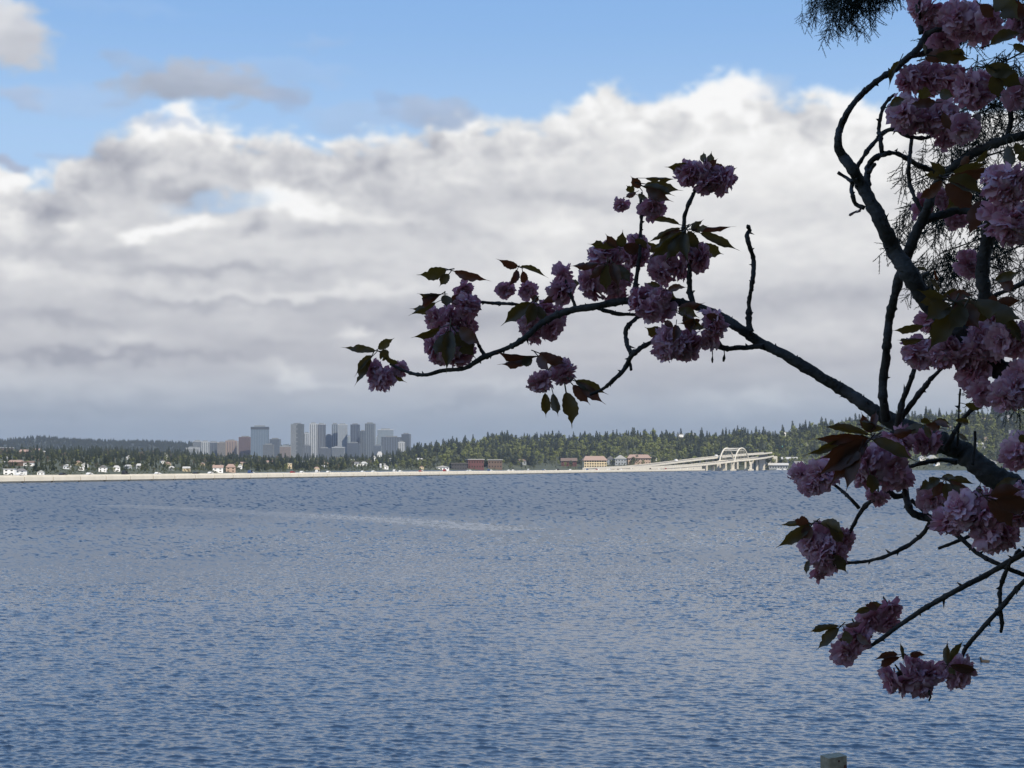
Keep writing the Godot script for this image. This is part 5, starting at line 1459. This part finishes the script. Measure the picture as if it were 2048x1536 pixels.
func build_cherry_tree() -> void:
	var foot := Vector3(1.55, bank_height(1.55, -3.0) - 0.1, -2.9)
	tree = thing("cherry_tree", "flowering cherry with double pink blossoms reaching over the lake", "tree", foot)
	var bark: Material = materials["cherry_bark"]
	# the trunk stands just outside the frame; it forks into the limbs
	var trunk := []
	for q in [[foot + Vector3(0, -0.2, 0), 0.17], [foot + Vector3(-0.02, 0.5, 0.02), 0.14], [foot + Vector3(-0.12, 1.0, 0.02), 0.13], [at(2420, 1110, 2.9), 0.12], [at(2330, 1080, 2.9), 0.085], [at(2290, 1040, 2.85), 0.05]]:
		trunk.append([q[0] - foot, q[1]])
	var tl := smooth_line(trunk, 0.03)
	part("trunk", tube(tl[0], tl[1], 14, 0.16), bark, tree)
	var up := []
	for q in [[at(2380, 1100, 2.9), 0.1], [at(2390, 800, 2.85), 0.08], [at(2340, 500, 2.75), 0.07], [at(2260, 300, 2.7), 0.055], [at(2160, 215, 2.7), 0.04], [at(2120, 0, 2.75), 0.035], [at(2060, -200, 2.8), 0.03]]:
		up.append([q[0] - foot, q[1]])
	tl = smooth_line(up, 0.03)
	part("branch", tube(tl[0], tl[1], 12, 0.16), bark, tree)
	var count := 0
	for b in BRANCHES:
		var pts := []
		for k in range(2, b.size()):
			var f: float = (k - 2.0) / maxf(b.size() - 3.0, 1.0)
			var d: float = lerpf(b[0], b[1], f)
			var wobble := 0.012 * sin(k * 2.4 + count)
			if k == 2 or k == b.size() - 1:
				wobble = 0.0
			pts.append([at(b[k][0], b[k][1], d + wobble) - foot, b[k][2] * (0.45 - 0.12 * smoothstep(9.0, 26.0, b[k][2]) + 0.05 * smoothstep(30.0, 60.0, b[k][2])) * d / FOCAL])
		var line := smooth_line(pts, 0.0045)
		var rad: PackedFloat32Array = line[1]
		# short spurs and ring scars thicken the twigs here and there
		for k in rad.size():
			var bump := n_mid.get_noise_2d(k * 0.22 + count * 31.0, 5.0)
			rad[k] *= 1.02 + 1.1 * maxf(0.0, bump - 0.18) * (1.0 if rad[k] < 0.008 else 0.35)
		part("branch" if b[2][2] > 15 else "twig", tube(line[0], rad, 10 if b[2][2] > 20 else 7, 0.26 if b[2][2] > 20 else 0.5, count * 3.1), bark, tree)
		# buds and spurs that stick out
		if b.size() > 4:
			var spur := begin()
			var r2 := RandomNumberGenerator.new()
			r2.seed = 300 + count
			var k := 8
			while k < rad.size() - 4:
				var p: Vector3 = line[0][k]
				var f: Vector3 = (line[0][k + 1] - line[0][k - 1]).normalized()
				var o := f.cross(Vector3(r2.randfn(), r2.randfn(), r2.randfn())).normalized()
				var h := r2.randf_range(0.0025, 0.0065) if r2.randf() < 0.85 else r2.randf_range(0.008, 0.014)
				var w := f * 0.003
				var s := o.cross(f) * 0.003
				var q := p + o * rad[k] * 0.8
				var tip := p + o * (rad[k] + h) + f * h * 0.5
				for e in [[w, s], [s, -w], [-w, -s], [-s, w]]:
					tri(spur, q + e[0], tip, q + e[1])
				k += r2.randi_range(3, 9)
			var buds := part("buds", done(spur), bark, tree)
			buds.set_meta("kind", "stuff")
		count += 1
	var blossoms := []
	for k in 6:
		blossoms.append(blossom_mesh(40 + k, [1.0, 1.05, 0.92, 1.1, 0.75, 1.0][k], [0.0, 0.08, 0.0, -0.05, 0.12, 0.15][k]))
	var r := RandomNumberGenerator.new()
	r.seed = 12
	for c in CLUSTERS:
		var d: float = c[4]
		var mid := at(c[0], c[1], d) - foot
		var px := d / FOCAL
		var o := Node3D.new()
		o.name = "blossom_cluster"
		tree.add_child(o, true)
		o.position = mid
		var size := 0.026
		var rx := maxf(c[2] * px - size * 0.72, 0.0)
		var ry := maxf(c[3] * px - size * 0.72, 0.0)
		var n := clampi(roundi(1.75 * c[2] * c[3] * px * px / (size * size)), 1, 9)
		for k in n:
			# even spread over the ball of blossoms
			var y := 1.0 - 2.0 * (k + 0.5) / n
			var a: float = k * 2.39996 + c[0] * 0.1
			var v := Vector3(cos(a) * sqrt(1.0 - y * y), y, sin(a) * sqrt(1.0 - y * y))
			if n == 1:
				v = Vector3(r.randf_range(-0.4, 0.4), -0.4, 0.7)
			elif n < 4:
				v = Vector3(cos(a), sin(a) * 0.7, 0.4).normalized()
			var p := Vector3(v.x * rx, v.y * ry, v.z * minf(rx, ry))
			var face := (v + Vector3(r.randfn(0, 0.25), -0.15 + r.randfn(0, 0.2), r.randfn(0, 0.25))).normalized()
			var b := Basis(Quaternion(Vector3.UP, face)) * Basis(Vector3.UP, r.randf() * TAU)
			var s := r.randf_range(0.98, 1.25) * minf(1.0, 0.45 + 0.55 * maxf(c[2], c[3]) * px / size)
			part("blossom", blossoms[r.randi() % 6], materials["petal"], o, Transform3D(b.scaled_local(Vector3.ONE * s), p))
	var leaves := []
	for k in 8:
		leaves.append(leaf_mesh(60 + k))
	# leaves that hang about the larger clusters, from the top outwards
	var all := LEAVES.duplicate()
	for c in CLUSTERS:
		if c[2] < 26 or c[0] > 1700:
			continue
		for k in 1:
			var a := r.randf_range(-2.0, 2.0)
			var reach: float = r.randf_range(50.0, 75.0) * 3.0 / c[4]
			var bx: float = c[0] + r.randf_range(-0.4, 0.4) * c[2]
			var by: float = c[1] - 0.6 * c[3]
			all.append([bx, by, bx + sin(a) * reach, by - cos(a) * reach * 0.5 + 14.0, r.randf_range(20, 28), c[4] + 0.03 * r.randf()])
	for q in all:
		var d: float = q[5]
		var a := at(q[0], q[1], d)
		var b := at(q[2], q[3], d + r.randf_range(-0.035, 0.02))
		var y := (b - a) * 1.08
		# a leaf is seen half from the side: its blade turns about its own length
		var view := (EYE - a).normalized()
		var side := y.cross(view).normalized().rotated(y.normalized(), r.randf_range(-0.55, 0.55))
		var w: float = q[4] * d / FOCAL * 0.92
		var z := side.cross(y).normalized() * y.length() * (1.0 if r.randf() < 0.6 else -1.0)
		part("leaf", leaves[r.randi() % 8], materials["cherry_leaf"] if r.randf() < 0.62 else materials["bronze_leaf"], tree, Transform3D(Basis(side * w, y, z), a - foot))

# ---------------------------------------------------------------- conifers on the near bank

# a hanging spray about 30 cm long: a thin curved twig with needles to both sides
func spray_mesh(seed_: int) -> ArrayMesh:
	var r := RandomNumberGenerator.new()
	r.seed = seed_
	var st := begin()
	var twigs := [[Vector3.ZERO, Vector3(r.randf_range(-0.05, 0.05), -0.30, r.randf_range(-0.05, 0.05))]]
	for k in 11:
		var f := r.randf_range(0.08, 0.85)
		var a := r.randf() * TAU
		var p: Vector3 = twigs[0][0].lerp(twigs[0][1], f)
		twigs.append([p, p + Vector3(cos(a) * 0.085, -r.randf_range(0.03, 0.10), sin(a) * 0.085)])
	for t in twigs:
		var a: Vector3 = t[0]
		var b: Vector3 = t[1]
		var s := (b - a).cross(Vector3(0.3, 0.2, 1)).normalized() * 0.002
		var s2 := (b - a).cross(s).normalized() * 0.002
		quad(st, a - s, a + s, b + s * 0.4, b - s * 0.4)
		quad(st, a - s2, a + s2, b + s2 * 0.4, b - s2 * 0.4)
		var n := int(a.distance_to(b) / 0.0030)
		for k in n:
			var p := a.lerp(b, (k + 0.5) / n)
			var v := Vector3(r.randfn(), r.randfn() - 0.5, r.randfn()).normalized()
			v = (v + (b - a).normalized() * 0.7).normalized() * r.randf_range(0.008, 0.015)
			var w := v.cross(Vector3(r.randfn(), r.randfn(), r.randfn())).normalized() * 0.0022
			tri(st, p - w, p + w, p + v)
	return done(st)

func swarm(called: String, mesh: Mesh, m: Material, places: Array, parent: Node3D) -> void:
	var mm := MultiMesh.new()
	mm.transform_format = MultiMesh.TRANSFORM_3D
	mm.mesh = mesh
	mm.instance_count = places.size()
	for k in places.size():
		mm.set_instance_transform(k, places[k])
	var o := MultiMeshInstance3D.new()
	o.name = called
	o.multimesh = mm
	o.material_override = m
	parent.add_child(o, true)
	o.set_meta("kind", "stuff")

# a bough of a tall tree seen from below and far off: a fan of leafy faces a metre long
func bough_mesh(seed_: int) -> ArrayMesh:
	var r := RandomNumberGenerator.new()
	r.seed = seed_
	var st := begin()
	for k in 46:
		var p := Vector3(r.randfn(0, 0.34), r.randfn(0, 0.16), r.randfn(0, 0.34))
		var u := Vector3(r.randfn(), r.randfn() * 0.4, r.randfn()).normalized() * r.randf_range(0.1, 0.22)
		var w := u.cross(Vector3(r.randfn() * 0.5, 1, r.randfn() * 0.5)).normalized() * r.randf_range(0.08, 0.16)
		tri(st, p - u - w, p + u - w * 0.6, p + w * 1.2 - Vector3(0, 0.08, 0))
	return done(st)

# how far a point lies from the line that runs from a spot towards the sun
func line_gap(p: Vector3, spot: Vector3) -> float:
	return (p - spot).cross(TO_SUN).length()

func build_conifers() -> void:
	var needle: Material = materials["fir_needle"]
	var bark: Material = materials["fir_bark"]
	var sprays := [spray_mesh(1), spray_mesh(2), spray_mesh(3)]
	var r := RandomNumberGenerator.new()
	r.seed = 55
	# the fir whose drooping boughs show behind and above the cherry
	var foot := Vector3(4.0, bank_height(4.0, -7.6) - 0.2, -7.6)
	var fir := thing("fir_tree", "tall dark fir with drooping sprays hanging behind the cherry", "tree", foot)
	var trunk := PackedVector3Array()
	var rad := PackedFloat32Array()
	for k in 40:
		trunk.append(Vector3(0.05 * sin(k * 0.4), k * 0.55, 0))
		rad.append(lerpf(0.42, 0.05, k / 39.0))
	part("trunk", tube(trunk, rad, 12, 0.2), bark, fir)
	# boughs as seen: [root x, root y, tip x, tip y, depth of the tip, how densely it is hung, how long the sprays are]
	var boughs := [
		[2420, 40, 1945, 150, 6.4, 1.0, 0.80], [2420, 130, 1875, 268, 6.6, 0.9, 0.64], [2420, 190, 1820, 262, 6.8, 0.8, 0.72], [2420, 260, 1845, 350, 6.3, 1.1, 0.80], [2420, 340, 1810, 372, 6.9, 0.7, 0.64], [2420, 400, 1835, 470, 6.5, 1.0, 0.80], [2420, 470, 1865, 515, 6.8, 0.9, 0.64], [2420, 540, 1995, 560, 6.6, 0.6, 0.72], [2420, 620, 2035, 690, 6.6, 0.25, 1.04], [2420, 20, 1895, -20, 6.6, 1.2, 0.88], [2420, 90, 1975, 60, 6.2, 1.2, 0.88],
		[2420, 300, 1945, 420, 7.2, 1.0, 0.72], [2420, 240, 1925, 320, 6.0, 0.9, 0.72], [2420, 440, 1895, 560, 7.0, 0.7, 0.72], [2300, -390, 1615, -52, 5.6, 4.0, 0.36], [2300, -360, 1665, -62, 5.7, 4.5, 0.44], [2300, -350, 1700, -72, 5.6, 3.0, 0.5],
	]
	var places := [[], [], []]
	for q in boughs:
		var a := Vector3(foot.x, at(q[0], q[1], 7.6).y, foot.z) - foot
		var b := at(q[2], q[3], q[4]) - foot
		var pts := PackedVector3Array()
		var rr := PackedFloat32Array()
		var n := 26
		for k in n + 1:
			var f := k / float(n)
			var p := a.lerp(b, f) + Vector3(0, sin(f * PI) * 0.22, 0.12 * sin(f * 9.0 + q[1]))
			pts.append(p)
			rr.append(lerpf(0.022, 0.002, pow(f, 0.6)))
		part("bough", tube(pts, rr, 6, 0.2), bark, fir)
		var length := a.distance_to(b)
		for k in int(length * 44.0 * q[5]):
			var f := 1.0 - pow(r.randf(), 1.3) * 0.8
			var p := a.lerp(b, f) + Vector3(0, sin(f * PI) * 0.22, 0.12 * sin(f * 9.0 + q[1]))
			# side twigs spread from the bough and droop
			var side := Vector3(r.randfn(0, 0.5) - 0.2, 0, r.randfn(0, 0.6)).limit_length(1.2) * (1.0 if q[6] > 0.6 else 0.4)
			var reach := r.randf_range(0.0, 0.34) * (1.15 - 0.6 * f)
			p += side * reach + Vector3(0, -0.06 - reach * 0.5, 0)
			var t := Basis(Vector3.UP, r.randf() * TAU) * Basis(Vector3.RIGHT, r.randf_range(0.0, 0.95))
			places[r.randi() % 3].append(Transform3D(t.scaled_local(Vector3.ONE * r.randf_range(0.4, 0.95) * q[6]), p))
	for k in 3:
		swarm("needle_sprays", sprays[k], needle, places[k], fir)
	# the fir's own crown over the frame and the grove behind the camera, which keep the bank in the shade
	var leafy := [bough_mesh(11), bough_mesh(12)]
	var crown := [[], []]
	for k in 900:
		var f := r.randf()
		var y := lerpf(13.0, 22.0, f)
		var reach := lerpf(3.2, 0.3, f) * sqrt(r.randf())
		var a := r.randf() * TAU
		crown[k % 2].append(Transform3D(Basis(Vector3.UP, a).scaled(Vector3.ONE * r.randf_range(0.7, 1.3)), Vector3(cos(a) * reach, y - reach * 0.3, sin(a) * reach)))
	for k in 2:
		swarm("crown_boughs", leafy[k], needle, crown[k], fir)
	var grove := [[3.9, 4.4, 27, 4.6, 4.0], [2.6, 12.5, 27, 4.4, 5.0], [9.5, 0.5, 26, 4.6, 4.0], [12.0, 8.0, 30, 5.2, 4.0], [11.0, -24.4, 13.5, 2.5, 3.0]]
	for q in grove:
		var where := Vector3(q[0], bank_height(q[0], q[1]) - 0.2, q[1])
		var o := thing("grove_fir", "tall dense fir standing on the bank behind the viewer", "tree", where, 0.0, "firs of the grove on the near bank")
		var pts := PackedVector3Array()
		var rr := PackedFloat32Array()
		for k in 30:
			pts.append(Vector3(0.06 * sin(k * 0.5 + q[0]), k / 29.0 * q[2], 0.0))
			rr.append(lerpf(0.45, 0.04, k / 29.0) * (1.0 if q[2] > 20 else 0.5))
		part("trunk", tube(pts, rr, 10, 0.2), bark, o)
		var spots := [[], []]
		var sunray := at(2030, 905, 2.6)
		for k in (1900 if q[2] > 20 else 700):
			var f := pow(r.randf(), 1.25)
			var y := lerpf(q[4], q[2], f)
			var reach := lerpf(q[3], 0.3, f) * sqrt(r.randf())
			var a := r.randf() * TAU
			var spot := Vector3(cos(a) * reach, y - reach * 0.35, sin(a) * reach)
			# a gap in the crowns lets the sun through to the blossoms at the right edge
			if line_gap(where + spot, sunray) < 0.55:
				continue
			spots[k % 2].append(Transform3D(Basis(Vector3.UP, a).scaled(Vector3.ONE * r.randf_range(0.7, 1.35)), spot))
		for k in 2:
			swarm("crown_boughs", leafy[k], needle, spots[k], o)

# ---------------------------------------------------------------- pile and duck

func build_pile() -> void:
	var d := 30.0
	var top := at(1667, 1511, d)
	var w := 40.0 * d / FOCAL
	var o := thing("mooring_pile", "square weathered timber pile with rust stains standing in the lake", "pile", Vector3(top.x, -1.0, top.z), deg_to_rad(14.0))
	var m := mottled("pile_wood", Color(0.26, 0.21, 0.13), Color(0.50, 0.42, 0.28), 0.35, 0.9, 5)
	var h := top.y + 1.0
	var c := 0.018
	var st := begin()
	# chamfered timber: an octagon with four long sides, slightly sloping top
	var ring := [Vector2(-1, -1), Vector2(1, -1), Vector2(1, 1), Vector2(-1, 1)]
	var outline := []
	for k in 4:
		var p: Vector2 = ring[k] * w / 2
		var n: Vector2 = ring[(k + 1) % 4] * w / 2
		var b: Vector2 = ring[(k + 3) % 4] * w / 2
		outline.append(p + (b - p).normalized() * c)
		outline.append(p + (n - p).normalized() * c)
	for k in 8:
		var a: Vector2 = outline[k]
		var b: Vector2 = outline[(k + 1) % 8]
		var ya := h + a.x * 0.10
		var yb := h + b.x * 0.10
		quad(st, Vector3(a.x, 0, a.y), Vector3(b.x, 0, b.y), Vector3(b.x, yb, b.y), Vector3(a.x, ya, a.y))
		tri(st, Vector3(0, h, 0), Vector3(a.x, ya, a.y), Vector3(b.x, yb, b.y))
	part("post", done(st), m, o)
	var rust := mottled("rust", Color(0.09, 0.03, 0.015), Color(0.2, 0.07, 0.03), 0.1)
	for q in [[0.02, -0.07, 0.018], [0.13, -0.22, 0.026], [-0.08, -0.30, 0.022]]:
		var pts := PackedVector3Array([Vector3(q[0], h + q[1], w / 2 - 0.02), Vector3(q[0], h + q[1], w / 2 + 0.012), Vector3(q[0], h + q[1], w / 2 + 0.02)])
		part("bolt", tube(pts, PackedFloat32Array([q[2], q[2], q[2] * 0.5]), 8), rust, o)
	part("end_plate", box_mesh(Vector3(w * 0.32, h - 0.42, w / 2 + 0.003), Vector3(w * 0.46, h - 0.14, w / 2 + 0.012)), rust, o)

func build_duck() -> void:
	var where := lake_point(1970, 1327)
	var o := thing("duck", "small dark duck swimming on the lake", "duck", Vector3(where.x, 0.0, where.y), deg_to_rad(100.0))
	var body := PackedVector3Array()
	var rad := PackedFloat32Array()
	# one skin from tail to bill: tail, back, breast, neck, head, bill
	for q in [[0.20, 0.10, 0.006], [0.15, 0.085, 0.035], [0.08, 0.06, 0.075], [0.0, 0.05, 0.092], [-0.08, 0.055, 0.082], [-0.13, 0.09, 0.055], [-0.145, 0.14, 0.036], [-0.15, 0.18, 0.034], [-0.165, 0.205, 0.036], [-0.19, 0.21, 0.026], [-0.215, 0.203, 0.013], [-0.25, 0.197, 0.008]]:
		body.append(Vector3(0, q[1], q[0]))
		rad.append(q[2])
	part("body", tube(body, rad, 10), mottled("duck_feather", Color(0.018, 0.015, 0.013), Color(0.05, 0.042, 0.034), 0.08), o)
